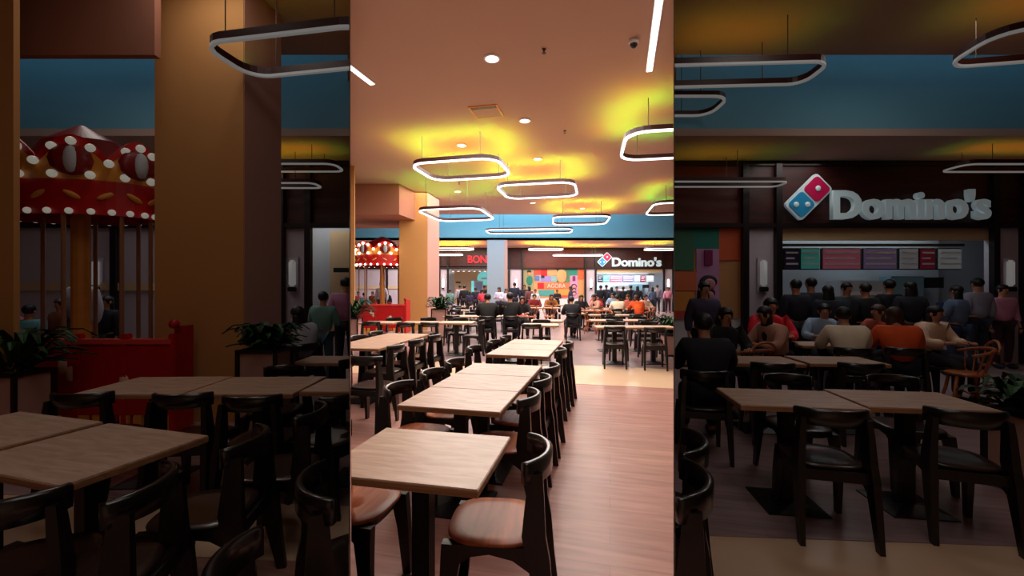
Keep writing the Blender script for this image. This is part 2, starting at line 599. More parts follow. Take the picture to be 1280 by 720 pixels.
    # hoarding with coloured blocks
    if seen(653, 732):
        t = T(empty('mural_hoarding', (0, 0, 0), 0, 'colourful block mural hoarding with orange band' + where, 'hoarding'))
        panel(MB(), 653.5, 731, 336, 372, Y + .1, .1).build('board', paint(206, 150, 100), t)
        blocks = [(653.5, 667, 336, 362, (150, 150, 110)), (667, 676, 336, 344, (214, 70, 50)), (676, 684, 336, 345, (200, 20, 30)), (684, 696, 336, 344, (224, 160, 110)),
                  (696, 712, 336, 353, (70, 130, 105)), (712, 722, 336, 344.5, (40, 140, 125)), (722, 731, 336, 349, (224, 100, 60)), (670, 676, 344, 352, (170, 170, 200)),
                  (676, 689, 345, 352, (150, 130, 200)), (689, 696, 345, 352, (130, 175, 180)), (672, 680, 353.5, 361, (205, 20, 30)), (680, 713, 353.5, 361, (228, 120, 80)),
                  (673, 693, 362.5, 370, (70, 150, 150)), (693, 712, 361.5, 369, (228, 150, 70)), (693, 712, 369, 372, (206, 80, 60)), (713, 722, 344.5, 372, (204, 150, 200)),
                  (653.5, 673, 362.5, 372, (214, 170, 130))]
        for a, b, c, d, col in blocks:
            if seen(a, b):
                panel(MB(), a, b, c, d, Y + .04, .03).build('color_panel', paint(*col), t)
        if not dim:
            # head of the painted man in green, hair and face, torso
            for (x, z, rx, rz_, col, nm) in ((661.4, 341.5, 2.2, 3.4, (190, 130, 100), 'painted_face'), (661.4, 339.6, 2.6, 2.2, (30, 24, 24), 'painted_hair'), (662, 350.5, 3.8, 6, (30, 120, 100), 'painted_torso')):
                MB().ball((X27(x), Y, Z27(z)), 1, (rx / F * 27, .02, rz_ / F * 27), 16).build(nm, paint(*col), t, True)
            MB().ball((X27(702), Y, Z27(345)), 1, (.33, .03, .45), 16).build('painted_disc', paint(225, 160, 110), t, True)
            lettering('letters', 'AGORA', X27(684), X27(707), Z27(360), Z27(354.6), Y - .0, paint(250, 190, 170, .2), t, .01, .01)
            MB().box((X27(671.2), Y, Z27(347.5)), (.32, .03, .3)).build('painted_screen', paint(90, 110, 160), t)
            MB().box((X27(678.5), Y, Z27(345.8)), (.2, .04, .14)).build('painted_screen', paint(30, 25, 30), t)
        for zz, r in ((357.5, .18), (362, .14), (366.5, .16)):
            m_ = MB().ball((X27(717.5), Y, Z27(zz)), 1, (r, .03, r * .75), 14)
            m_.build('painted_hair', paint(28, 20, 30), t, True)
            MB().ball((X27(717.7), Y - .02, Z27(zz + .9)), 1, (r * .7, .03, r * .6), 14).build('painted_face', paint(210, 140, 150), t, True)
        MB().box((X27(717.5), Y, Z27(348)), (.16, .03, .3)).build('painted_mark', paint(130, 30, 90), t)
        struct(panel(MB(), 653.5, 731, 372, 390, Y + .15, .12).build('wall_hoarding_base', M['white']))['hall'] = hall
    # pizza counter
    if seen(745, 829):
        struct(panel(MB(), 744.5, 829.5, 335, 391, Y + dep + .1, .06).build('wall_shop_back', M['grey']))['hall'] = hall
        struct(panel(MB(), 744.5, 829.5, 335, 341, Y + .1, .1).build('trim_lintel', M['cream']))['hall'] = hall
        t = T(empty('shop_sign', (0, 0, 0), 0, 'lit white pizza chain lettering with red and blue tile emblem' + where, 'sign'))
        e = .08 if dim else .32
        white = mat('sign_white_dim' if dim else 'sign_white', srgb(200, 225, 230), .4, emit=e, ecol=(.75, .92, 1, 1))
        lettering('letters', "Domino's", X27(764.5), X27(826), Z27(333.4), Z27(321.6), Y - .1, white, t, .05, .035, .98)
        # emblem: two rounded tiles on a white tablet turned 45 degrees
        cx, cz = X27(755.3), Z27(324.6)
        L, Wd = .90, .47
        rot = Matrix.Translation((cx, Y - .1, cz)) @ Matrix.Rotation(-R(45), 4, 'Y')

        def tablet(x, sx, sz, y, th):
            mb = MB()
            r_ = .07
            pts = []
            for cx_, cz_, a0 in ((sx / 2 - r_, sz / 2 - r_, 0), (-sx / 2 + r_, sz / 2 - r_, 90), (-sx / 2 + r_, -sz / 2 + r_, 180), (sx / 2 - r_, -sz / 2 + r_, 270)):
                for q in range(5):
                    an = R(a0 + q * 22.5)
                    pts.append((x + cx_ + r_ * math.cos(an), cz_ + r_ * math.sin(an)))
            mb.loft([[rot @ Vector((p[0], y + yy, p[1])) for p in pts] for yy in (-th / 2, th / 2)])
            return mb
        tablet(0, L, Wd, 0, .06).build('emblem_border', white, t)
        def glow(nm, c):
            return mat(nm + ('_dim' if dim else '_lit'), c, .4, emit=.07 if dim else .45)
        tablet(L / 4 - .01, L / 2 - .07, Wd - .08, -.04, .04).build('red_tile', glow('emblem_red', srgb(190, 20, 80)), t)
        tablet(-L / 4 + .01, L / 2 - .07, Wd - .08, -.04, .04).build('blue_tile', glow('emblem_blue', srgb(40, 140, 190)), t)
        for dx, dz in ((L / 4, 0), (-L / 4 - .08, .08), (-L / 4 + .08, -.08)):
            p = rot @ Vector((dx, -.07, dz))
            MB().ball(p, 1, (.055, .02, .055), 12).build('dot', white, t, True)
        # menu boards
        mbs = [(753, 759.5, (40, 30, 60), 'navy'), (760, 768, (90, 210, 200), 'turquoise'), (769, 785, (220, 120, 150), 'pink'), (786, 800, (150, 130, 180), 'lilac'),
               (801, 809, (190, 195, 205), 'pale grey'), (809.5, 816, (150, 40, 70), 'crimson'), (817, 827, (205, 215, 220), 'white')]
        for a, b, col, nm in mbs:
            t = T(empty('menu_board', (0, 0, 0), 0, '%s backlit menu board above the pizza counter%s' % (nm, where), 'menu board'))
            panel(MB(), a, b, 343.4, 352.4, Y + .5 * dep, .06).build('board', M['black'], t)
            panel(MB(), a + .3, b - .3, 343.8, 352, Y + .5 * dep - .04, .02).build('screen', paint(*col, .05 if dim else .45), t)
            n_ = max(1, int((b - a) / 3))
            for q in range(3):
                panel(MB(), a + .8, b - .8 - (q % 2) * 1.5, 345 + q * 2.3, 345.7 + q * 2.3, Y + .5 * dep - .06, .01).build('print_line', paint(235, 235, 240), t)
        # hung rail above the boards
        t = T(tag(panel(MB(), 750, 828, 341.6, 342.6, Y + .5 * dep, .1).build('ceiling_rail', M['black']), 'black rail holding the menu boards' + where, 'rail'))
        # counter
        t = T(empty('service_counter', (0, 0, 0), 0, 'long white pizza counter with pale worktop' + where, 'counter'))
        panel(MB(), 746, 828, 377, 390.5, Y + .22 * dep, .4 if dim else .9).build('front', M['white'], t)
        panel(MB(), 745.5, 828.5, 375.4, 377, Y + .22 * dep, .5 if dim else 1.1).build('worktop', M['wall'], t)
        t = T(empty('oven', (0, 0, 0), 0, 'stainless pizza oven behind the counter' + where, 'oven'))
        panel(MB(), 778, 797, 357, 372, Y + .75 * dep, .4 * dep).build('body', M['grey'], t)
        panel(MB(), 779, 796, 372, 389.9, Y + .75 * dep, .36 * dep).build('stand', M['black'], t)
        panel(MB(), 780, 795, 361.5, 363, Y + .53 * dep, .02).build('slot', M['white'], t)
        panel(MB(), 780, 795, 366, 369, Y + .53 * dep, .02).build('lower_slot', M['black'], t)
        t = T(empty('fridge', (0, 0, 0), 0, 'tall blue grey fridge behind the pizza counter' + where, 'fridge'))
        panel(MB(), 801, 815, 355, 389.9, Y + .8 * dep, .3 * dep).build('body', paint(110, 150, 165), t)
        panel(MB(), 801.6, 814.4, 356, 376, Y + .64 * dep, .02).build('door', paint(125, 165, 178), t)
        t = T(tag(panel(MB(), 816, 823, 355.5, 360, Y + .8 * dep + .03, .4 * dep).build('microwave', M['black']), 'black box oven beside the blue grey fridge' + where, 'microwave'))
        t = T(tag(panel(MB(), 816, 828, 366, 374.5, Y + .3 * dep, .3).build('till', paint(50, 60, 110)), 'navy till stand at the right end of the pizza counter' + where, 'till'))
    # a cream floor strip in front of shops is part of the floor


storefront(1, 'mid', 438, 842)
storefront(K, 'left', 430, 576)
storefront(K, 'right', 704, 850)


# ------------------------------------------------------------------ ring lamps
def ring_lamp(x, y, z, wd, dp, rot, zc, label, dim=False, hall='mid', up=True, gain=1.0, th=.042, h=.14):
    global BAY
    BAY = hall
    t = T(empty('ring_lamp', (x, y, z), rot, label, 'pendant lamp', 'ring lamps' + (' in the dim side halls' if dim else ' in the middle hall')))
    if dim:
        th *= .75
        h *= .85
    r_ = min(.42, dp * .35, wd * .3)

    def outline(off, n=6):
        pts = []
        for cx, cy, a0 in ((wd / 2 - r_, dp / 2 - r_, 0), (-wd / 2 + r_, dp / 2 - r_, 90), (-wd / 2 + r_, -dp / 2 + r_, 180), (wd / 2 - r_, -dp / 2 + r_, 270)):
            for q in range(n):
                an = R(a0 + q * 90 / (n - 1))
                pts.append((cx + (r_ + off) * math.cos(an), cy + (r_ + off) * math.sin(an)))
        return pts

    def band(o_in, o_out, z0, z1, name, m):
        mb = MB()
        a, b = outline(o_in), outline(o_out)
        rings = [[(p[0], p[1], zz) for p in q] for q, zz in ((a, z0), (b, z0), (b, z1), (a, z1))]
        vs = [[mb.b.verts.new(p) for p in q] for q in rings]
        n = len(a)
        for i in range(4):
            for j in range(n):
                k2 = (j + 1) % n
                mb.b.faces.new((vs[i][j], vs[i][k2], vs[(i + 1) % 4][k2], vs[(i + 1) % 4][j]))
        return mb.build(name, m, t)
    band(-th / 2, th / 2, 0, h * .52, 'housing', M['ring'])
    band(-th / 2 - .003, th / 2 + .003, -h * .26, -.001, 'diffuser', M['led_dim' if dim else 'led'])
    if up:
        band(-th / 4, th / 4, h * .52 + .0005, h * .52 + .0015, 'added_glow_strip', M['up_dim' if dim else 'up'])  # strip added to throw a lime glow on the ceiling
        band(-th / 2, -th / 2 + .004, h * .52, h * .52 + .014, 'inner_lip', M['ring'])
        band(th / 2 - .004, th / 2, h * .52, h * .52 + .014, 'outer_lip', M['ring'])
    for sx, sy in ((-.33, -1), (.33, -1), (-.33, 1), (.33, 1)):
        MB().tube([(sx * wd, sy * dp / 2, h * .5), (sx * wd, sy * dp / 2, zc - z - .012)], .008 if not dim else .006, 5).build('suspension_cable', M['wire'], t)
    if up:
        # added orange light for the ceiling glow, not a source of the lamp
        pw = (9 if not dim else .6) * wd * dp / 3.2
        hw = wd * (.7 if not dim else .4)
        hd_ = dp * (.7 if not dim else .4)
        x0, x1 = x - hw, x + hw
        if not dim:                     # keep the added light inside its own hall
            x1 = min(x1, .372 * (y - hd_))
            x0 = max(x0, -.372 * (y - hd_))
        else:
            s_ = 1 if x > 0 else -1
            if s_ > 0:
                x0 = max(x0, .39 * (y + hd_))
            else:
                x1 = min(x1, -.39 * (y + hd_))
        if x1 > x0 + .1:
            area('added_ring_glow', ((x0 + x1) / 2, y, z + .1), x1 - x0, pw * (3.5 if not dim else 6) * gain * (x1 - x0) / (2 * hw), (1, .34, .01), rot=(PI, 0, rot if x1 - x0 > 1.9 * hw else 0), sy=2 * hd_)
    return t


mid = ' in the middle hall'
ring_lamp(-1.2, 10.3, 4.4, 2.1, 1.6, R(-13), 5, 'nearest long ring lamp left of centre, widest of the left pair')
ring_lamp(.78, 12.5, 4.4, 2.2, 1.8, R(-12), 5, 'ring lamp in the centre of the ceiling, right of the nearest long ring lamp')
ring_lamp(-1.82, 14.3, 4.0, 2.05, 2.3, R(-11), 5, 'ring lamp in front of the ochre column top', gain=.3)
ring_lamp(2.9, 18.0, 4.4, 2.3, 2.2, R(-6), 5, 'small far ring lamp at the ceiling edge right of centre')
ring_lamp(.85, 21.0, 4.35, 4.2, 1.5, R(-6), 8, 'wide ring lamp hanging in the open gap before the blue beam', up=False)
ring_lamp(3.35, 8.45, 4.4, 2.2, 1.75, R(-10), 5, 'big ring lamp at the right edge of the middle hall, nearest on the right')
ring_lamp(6.1, 15.3, 4.4, 2.2, 2.4, R(-10), 5, 'partly seen ring lamp at the right edge under the bright ceiling patch')
for i, (px, D, wd, dp, z, lab) in enumerate(((682, 23.9, 1.9, 1.2, 3.72, 'slim far ring lamp above the colourful hoarding'), (722, 25.4, 2.9, .9, 3.5, 'slim far ring lamp just left of the tile emblem'),
                                         (826, 23.9, 1.7, 1.2, 3.72, 'slim far ring lamp above the end of the white lettering'), (566, 23.9, 2.3, 1.2, 3.74, 'slim far ring lamp left of the red letters'), (561, 25.2, 1.6, 1.0, 3.52, 'lower slim far ring lamp left of the red letters'))):
    ring_lamp(PX(px, D), D, z, wd, dp, 0, 4.08, lab, h=.14, gain=2.6)
# dim halls
ring_lamp(-2.2, 4.45, 4.0, 1.8, .7, R(-10), 5, 'large ring lamp crossing the column top in the dim left hall', True, 'left')
ring_lamp(-4.3, 7.75, 3.74, 2.3, .5, 0, 4.08, 'upper slim ring lamp right of the broad column in the dim left hall', True, 'left', h=.12)
ring_lamp(-4.7, 8.1, 3.5, 2.0, .4, 0, 4.08, 'lower slim ring lamp right of the broad column in the dim left hall', True, 'left', h=.12)
ring_lamp(2.45, 5.72, 4.4, 3.2, .6, R(-3), 5, 'upper ring lamp at the inner edge of the dim right hall', True, 'right')
ring_lamp(1.9, 6.55, 4.35, 2.6, .7, 0, 8, 'lower ring lamp below the ceiling gap in the dim right hall', True, 'right', up=False)
ring_lamp(6.6, 4.92, 4.4, 2.2, .8, R(-10), 5, 'ring lamp at the far right top corner of the dim right hall', True, 'right')
ring_lamp(2.3, 8.0, 3.5, 5.6, .4, 0, 4.08, 'long slim ring lamp left of the tile emblem in the dim right hall', True, 'right', h=.12)
ring_lamp(9.3, 7.7, 3.72, 2.6, .5, 0, 4.08, 'slim ring lamp above the end of the white lettering in the dim right hall', True, 'right', h=.12)

# ceiling fittings of the middle hall
BAY = 'mid'
for i, (px, py, lab) in enumerate(((615, 72, 'largest round downlight near the top of the picture'), (656, 150, 'round downlight right of the square ceiling vent'), (577, 181, 'round downlight above the nearest long ring lamp'),
                                   (672, 198, 'round downlight above the centre ring lamp'), (572, 239, 'small round downlight below the nearest long ring lamp'), (666, 253, 'small round downlight below the centre ring lamp'), (728, 260, 'round downlight above the small far ring lamp'))):
    D = 3.47 * F / (360 - py)
    t = T(empty('downlight', (PX(px, D), D, 4.995), 0, lab, 'downlight', 'round ceiling downlights'))
    MB().lathe([(.10, 0), (.125, 0), (.125, -.015), (.10, -.02)], n=24, cap=False).build('trim_ring', M['white'], t)
    MB().lathe([(.02, -.018), (.105, -.018), (.105, -.008), (.02, -.008)], n=24).build('diffuser', M['led'], t)
for (x0, y0, x1, y1, lab) in ((PX(824, 5.0), 4.3, PX(811.5, 6.76), 6.76, 'long white strip light at the top right of the ceiling'), (-3.1, 4.7, PX(466, 7.2), 7.2, 'white strip light at the left edge of the ceiling')):
    a = Vector((x0, y0)); b = Vector((x1, y1))
    if lab.startswith('long'):
        a = b - Vector((.245, .97)) * 2.6
    t = T(empty('strip_light', ((a.x + b.x) / 2, (a.y + b.y) / 2, 4.99), math.atan2((b - a).y, (b - a).x), lab, 'strip light'))
    MB().box((0, 0, 0), ((b - a).length, .11, .016)).build('housing', M['white'], t)
    MB().box((0, 0, -.012), ((b - a).length - .02, .085, .012)).build('diffuser', M['led'], t)
D = 3.47 * F / (360 - 139)
t = T(empty('ceiling_vent', (PX(608, D), D, 4.99), R(-13), 'square recessed ceiling vent with dark slot and brass rim', 'vent'))
mb = MB()
for sx, sy, wx, wy in ((0, -.26, .58, .03), (0, .26, .58, .03), (-.27, 0, .03, .5), (.27, 0, .03, .5)):
    mb.box((sx, sy, 0), (wx, wy, .02))
mb.build('rim', M['gold'], t)
MB().box((0, 0, .002), (.5, .48, .012)).build('plate', M['ceiling'], t)
MB().box((0, -.2, -.006), (.5, .09, .014)).build('dark_slot', M['black'], t)
D = 3.47 * F / (360 - 50)
t = T(empty('dome_camera', (PX(792, D), D, 4.99), 0, 'small white and black dome camera left of the long strip light', 'security camera'))
MB().lathe([(.07, 0), (.07, -.03), (.055, -.05)], n=20).build('base', M['white'], t, True)
MB().ball((0, 0, -.05), .055, seg=14).build('dome', M['black'], t, True)
for px, py, lab in ((680, 61, 'tiny sprinkler head right of the largest downlight'), (706, 163, 'tiny sprinkler head right of the second downlight'), (574, 228, 'tiny sprinkler head below the nearest long ring lamp')):
    D = 3.47 * F / (360 - py)
    t = T(empty('sprinkler', (PX(px, D), D, 4.995), 0, lab, 'sprinkler', 'sprinkler heads'))
    MB().lathe([(.03, 0), (.03, -.01), (.012, -.015), (.012, -.05), (.03, -.055), (.03, -.06)], n=10).build('head', M['wire'], t)


# ------------------------------------------------------------------ red carousel booth
def booth(k, hall):
    global BAY
    BAY = hall
    dim = k > 1
    bulb = M['bulb_dim' if dim else 'bulb']
    wh = ' in the dim left hall' if dim else ' at the left of the middle hall'
    D = 15.0 / k
    cx = PX(468, 15.0) if not dim else -5.12
    rx = .92 if not dim else .85
    ry = .92 if not dim else .45
    t = T(empty('carousel', (cx, D + (ry if not dim else .3), 0), 0, 'red fairground carousel with bulb-lit scalloped top' + wh, 'carousel'))

    def P(a, r=1.0):
        return (rx * r * math.cos(a), ry * r * math.sin(a))
    n = 48
    # drum
    def wall(name, zlo, zhi, r0, r1, m, th=.04):
        mb = MB()
        rings = []
        for i in range(n):
            a = 2 * PI * i / n
            lo_, hi_ = zlo(a), zhi(a)
            c = P(a, r0); d = P(a, r1); e = P(a, r1 - th); f = P(a, r0 - th)
            rings.append([(c[0], c[1], lo_), (d[0], d[1], hi_), (e[0], e[1], hi_), (f[0], f[1], lo_)])
        vs = [[mb.b.verts.new(p) for p in q] for q in rings]
        for i in range(n):
            q = vs[(i + 1) % n]
            for j in range(4):
                mb.b.faces.new((vs[i][j], vs[i][(j + 1) % 4], q[(j + 1) % 4], q[j]))
        return mb.build(name, m, t)
    wall('valance', lambda a: 2.34, lambda a: 2.74, 1.0, 1.0, M['red'])
    sc = lambda a: abs(math.sin(a * 4))
    wall('scallops', lambda a: 2.72, lambda a: 2.9 + .22 * sc(a), 1.0, 1.06, M['gold'])
    wall('crown_rim', lambda a: 2.88 + .22 * sc(a), lambda a: 2.96 + .24 * sc(a), 1.065, 1.08, M['red'])
    for i in range(8):
        a = 2 * PI * (i + .5) / 8
        p = P(a, 1.09)
        mb = MB()
        rot = Matrix.Rotation(a - PI / 2, 4, 'Z')
        mb.ball((p[0], p[1], 2.92), 1, (.2, .05, .17), 10, rot)
        mb.build('medallion', M['darkred'], t, True)
        MB().ball((P(a, 1.13)[0], P(a, 1.13)[1], 2.92), 1, (.07, .05, .15), 10, rot).build('mirror', M['grey'], t, True)
    for i in range(26):
        a = 2 * PI * i / 26
        p = P(a, 1.04)
        MB().ball((p[0], p[1], 2.37), .035, seg=8).build('bulb', bulb, t, True)
    for i in range(32):
        a = 2 * PI * i / 32
        p = P(a, 1.12)
        MB().ball((p[0], p[1], 2.90 + .22 * sc(a)), .045, seg=8).build('bulb', bulb, t, True)
    for i in range(16):
        a = 2 * PI * (i + .5) / 16
        p = P(a, 1.1)
        MB().ball((p[0], p[1], 2.72 + .06 * sc(a)), .045, seg=8).build('bulb', bulb, t, True)
    # gold scrolls on the valance
    for i in range(16):
        a = 2 * PI * i / 16
        p = P(a, 1.015)
        MB().ball((p[0], p[1], 2.55), 1, (.09, .02, .03), 8, Matrix.Rotation(a - PI / 2, 4, 'Z') @ Matrix.Rotation(.5 * (-1) ** i, 4, 'Y')).build('scroll', M['gold'], t, True)
    mb = MB()
    mb.loft([[(P(2 * PI * i / n, r)[0], P(2 * PI * i / n, r)[1], z) for i in range(n)] for r, z in ((.97, 2.7), (.5, 3.25), (.06, 3.45))])
    mb.build('canopy_roof', M['darkred'], t)
    mb = MB()
    mb.loft([[(P(2 * PI * i / n, .95)[0], P(2 * PI * i / n, .95)[1], z) for i in range(n)] for z in (0.03, .3)])
    mb.build('platform', M['red'], t)
    MB().tube([(0, 0, .3), (0, 0, 2.72)], .09, 12).build('centre_column', M['gold'], t)
    for i in range(8):
        a = 2 * PI * (i + .35) / 8
        p = P(a, .9)
        MB().tube([(p[0], p[1], .3), (p[0], p[1], 2.4)], .022, 8).build('pole', M['pole'], t)
    # fence in front
    D = 13.9 / k
    t = T(empty('red_fence', (0, 0, 0), 0, 'glossy red panelled fence around the carousel' + wh, 'fence'))
    x0, x1 = PX(436, 14.2), PX(509.5, 14.2)
    zt = EYE - (375 - 360) * 14.2 / F
    zm = zt - .18
    dx = (x1 - x0)
    th = .05
    npan = 4
    for i in range(npan):
        a = x0 + dx * i / npan
        b = x0 + dx * (i + 1) / npan
        MB().box(((a + b) / 2, D, (.22 + zm) / 2), (b - a - .02, th, zm - .22), bevel=.01).build('panel', M['red'], t)
    MB().box(((x0 + x1) / 2, D, zm + .03), (dx, .09, .05)).build('top_rail', paint(225, 70, 60), t)
    for i in range(npan + 1):
        a = x0 + dx * i / npan
        MB().box((a, D, (zm + .1) / 2 + .01), (.07, .08, zm + .1), bevel=.01).build('post', M['red'], t)
    e = .2 if dim else .6
    MB().box((x1 - .02, D + e / 2 + .06, zt / 2 + .02), (.05, e, zt - .04)).build('side_panel', M['red'], t)
    MB().ball((x1, D, zt + .03), .05, seg=10).build('post_knob', M['red'], t, True)
    for i, q in enumerate((.43, .47, .75)):
        MB().ball((x0 + dx * q, D - .03, zm - .22 - .08 * i), 1, (.05, .015, .08), 10).build('painted_mark', paint(240, 190, 170), t, True)
    # gold and red striped skirt
    for i in range(14):
        a = x0 + dx * (i + .5) / 14
        MB().box((a, D - .02, .12), (dx / 14 * .6, .03, .2)).build('skirt_slat', M['gold' if i % 3 else 'red'], t)


booth(1, 'mid')
booth(K, 'left')
# ------------------------------------------------------------------ furniture prototypes
def protos_hide(o):
    for c in [o] + list(o.children_recursive):
        C.objects.unlink(c)


def new_from(proto, x, y, rz, label, group, z=0, sc=1, hall=None, mats=None):
    c = copy_tree(proto)
    c.location = (x, y, z)
    c.rotation_euler = (0, 0, rz)
    if sc != 1:
        c.scale = (sc, sc, sc)
    c['label'] = label
    if group:
        c['group'] = group
    c['hall'] = hall or BAY
    if mats:
        for ch in c.children_recursive:
            base = ch.name.split('.')[0]
            if base in mats:
                ch.material_slots[0].link = 'OBJECT'
                ch.material_slots[0].material = mats[base]
    return c


def bent_chair():
    t = empty('dining_chair', cat='chair', label='chair')
    cm = M['chair']
    # seat: rounded square, slightly dished
    mb = MB()
    n = 40

    def sq(a, rx, ry, e=3.2):
        c, s = math.cos(a), math.sin(a)
        k = (abs(c) ** e + abs(s) ** e) ** (-1 / e)
        return rx * k * c, ry * k * s
    mb.loft([[(sq(2 * PI * i / n, .215 * f, .205 * f)[0], sq(2 * PI * i / n, .215 * f, .205 * f)[1], z) for i in range(n)] for f, z in
             ((.9, .438), (1, .444), (1.0, .452), (.965, .458), (.7, .455), (.3, .45))])
    mb.build('seat', M['seat'], t, True)
    # frame under seat
    mb = MB()
    mb.loft([[(sq(2 * PI * i / n, rx, ry)[0], sq(2 * PI * i / n, rx, ry)[1], z) for i in range(n)] for rx, ry, z in ((.19, .18, .40), (.2, .19, .4375))])
    mb.build('seat_frame', cm, t)
    for s in (-1, 1):
        # rear legs run up to the back rail
        mb = MB()
        up = (0, 1, 0)
        mb.loft([[(s * (x + dx), y + dy, z) for dx, dy in ((-tx, -wy), (tx, -wy), (tx, wy), (-tx, wy))] for x, y, z, tx, wy in
                 ((.215, -.275, 0, .015, .022), (.212, -.24, .2, .019, .034), (.205, -.21, .40, .022, .048), (.2, -.19, .50, .021, .05), (.19, -.195, .66, .018, .038), (.182, -.195, .75, .015, .032))])
        mb.build('leg', cm, t)
        mb = MB()
        mb.loft([[(s * (x + dx), y + dy, z) for dx, dy in ((-tx, -wy), (tx, -wy), (tx, wy), (-tx, wy))] for x, y, z, tx, wy in
                 ((.205, .195, 0, .015, .022), (.198, .178, .25, .02, .033), (.188, .165, .37, .022, .042), (.18, .155, .438, .022, .05))])
        mb.build('leg', cm, t)
        # curved bracket under the seat side
        mb = MB()
        mb.loft([[(s * (.19 + dx), y, z + dz) for dx, dz in ((-.012, -h), (.012, -h), (.012, 0), (-.012, 0))] for y, z, h in ((-.2, .44, .12), (-.1, .44, .055), (0, .44, .035), (.08, .44, .05), (.15, .44, .1))])
        mb.build('side_bracket', cm, t)
    mb = MB()
    mb.box((0, -.215, .405), (.4, .02, .06))
    mb.build('rear_apron', cm, t)
    # back rail: bent band, deep in plan, tapering forward
    mb = MB()
    rings = []
    m_ = 22
    for i in range(m_ + 1):
        q = -1 + 2 * i / m_
        a = q * R(68)
        x = .205 * math.sin(a) / math.sin(R(68))
        y = -.25 + .105 * (1 - math.cos(a)) / (1 - math.cos(R(68)))
        hh = .05 * (1 - .12 * abs(q) ** 3)
        zc = .755
        nrm = Vector((math.sin(a * .8), -math.cos(a * .8), 0)).normalized()
        th = .015
        p = Vector((x, y, zc))
        rings.append([p + nrm * th + Vector((0, 0, -hh)), p + nrm * th * 1.2 + Vector((0, 0, hh - .008)), p + nrm * th * .3 + Vector((0, 0, hh)), p - nrm * th * .5 + Vector((0, 0, hh)), p - nrm * th + Vector((0, 0, hh - .01)), p - nrm * th + Vector((0, 0, -hh))])
    mb.loft(rings)
    mb.build('back_rail', M['chair_rail'], t, True)
    for c in t.children:
        for v in c.data.vertices:
            v.co.x *= .93
    return t


M['chair_rail'] = wood('polished_black_rail', srgb(9, 6, 6), srgb(22, 14, 14), .28, (2, 20, 20), .5)


def windsor_chair():
    t = empty('spindle_chair', cat='chair', label='chair')
    wm = M['windsor']
    mb = MB()
    n = 28
    mb.loft([[(.21 * f * math.cos(2 * PI * i / n), .2 * f * math.sin(2 * PI * i / n), z) for i in range(n)] for f, z in ((.88, .42), (1, .43), (1, .45), (.9, .46))])
    mb.build('seat', wm, t, True)
    for sx in (-1, 1):
        for sy in (-1, 1):
            MB().tube([(sx * .13, sy * .12, .43), (sx * .16, sy * .15, .2), (sx * .2, sy * .19, 0)], [.018, .021, .012], 8).build('leg', wm, t, True)
    MB().tube([(-.16, 0, .2), (.16, 0, .2)], .01, 6).build('stretcher', wm, t)
    pts = [(.28 * math.sin(R(a)), -.23 * math.cos(R(a)) - .01, .70 + .07 * math.cos(R(a))) for a in range(-100, 101, 12)]
    MB().tube(pts, .02, 8).build('arm_bow', wm, t, True)
    pts = [(.2 * math.cos(R(a)), -.22 - .04 * math.sin(R(a)), .72 + .15 * math.sin(R(a))) for a in range(0, 181, 15)]
    MB().tube(pts, .016, 8).build('top_bow', wm, t, True)
    for i in range(7):
        a = R(-75 + 25 * i)
        MB().tube([(.18 * math.sin(a), -.16 * math.cos(a), .45), (.28 * math.sin(a), -.23 * math.cos(a) - .01, .70 + .07 * math.cos(a))], .008, 6).build('spindle', wm, t)
    return t


def table_proto(wd, dp, base='plate'):
    t = empty('dining_table', cat='table', label='table')
    th = .036
    MB().box((0, 0, .75 - th / 2), (wd, dp, th), bevel=.003).build('tabletop', M['top'], t)
    mb = MB()
    for sx, sy, a, b in ((0, -1, wd, .002), (0, 1, wd, .002), (-1, 0, .002, dp), (1, 0, .002, dp)):
        mb.box((sx * (wd / 2 + .001), sy * (dp / 2 + .001), .75 - th / 2 - .002), (a - .004, b - (.004 if a < .1 else 0), th - .012))
    mb.build('edge_band', M['edge'], t)
    MB().box((0, 0, .372), (.085, .085, .68), bevel=.006).build('pedestal', M['black'], t)
    MB().box((0, 0, .705), (min(.5, wd * .7), .07, .018)).build('top_bracket', M['black'], t)
    s_ = min(.42, dp * .78)
    mb = MB()
    mb.loft([[(x * r, y * r, z) for x, y in ((-1, -1), (1, -1), (1, 1), (-1, 1))] for r, z in ((s_ / 2, 0), (s_ / 2, .012), (.07, .042))])
    mb.build('base', M['black'], t)
    return t


CH = bent_chair()
WC = windsor_chair()
TB = {}
for key in ((.71, .6), (.71, .54), (.74, .5), (.75, .6), (.8, .62), (.7, .45), (.78, .5)):
    TB[key] = table_proto(*key)
for p in [CH, WC] + list(TB.values()):
    kids[p.name] = list(p.children)
    protos_hide(p)


def chair(x, y, deg, label, group='black dining chairs in the middle hall', hall=None, seat=True, proto=None, mats=None):
    """x, y of the back rail; deg is the heading of the sitter (0 = away from viewer)"""
    a = R(deg)
    cx = x - math.sin(a) * .23
    cy = y + math.cos(a) * .23
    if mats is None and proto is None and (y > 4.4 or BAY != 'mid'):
        mats = {'seat': M['seat_shaded']}
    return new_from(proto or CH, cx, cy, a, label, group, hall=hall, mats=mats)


def table(x, y, deg, key, label, group='square tables in the middle hall', hall=None):
    return new_from(TB[key], x, y, R(deg), label, group, hall=hall)


BAY = 'mid'
LF, RF, AW, TW = 76.7, -103.3, -13.3, 166.7
# --- centre row
table(-.418, 2.005, -12, (.71, .6), 'nearest table, its pale oak top filling the lower left corner')
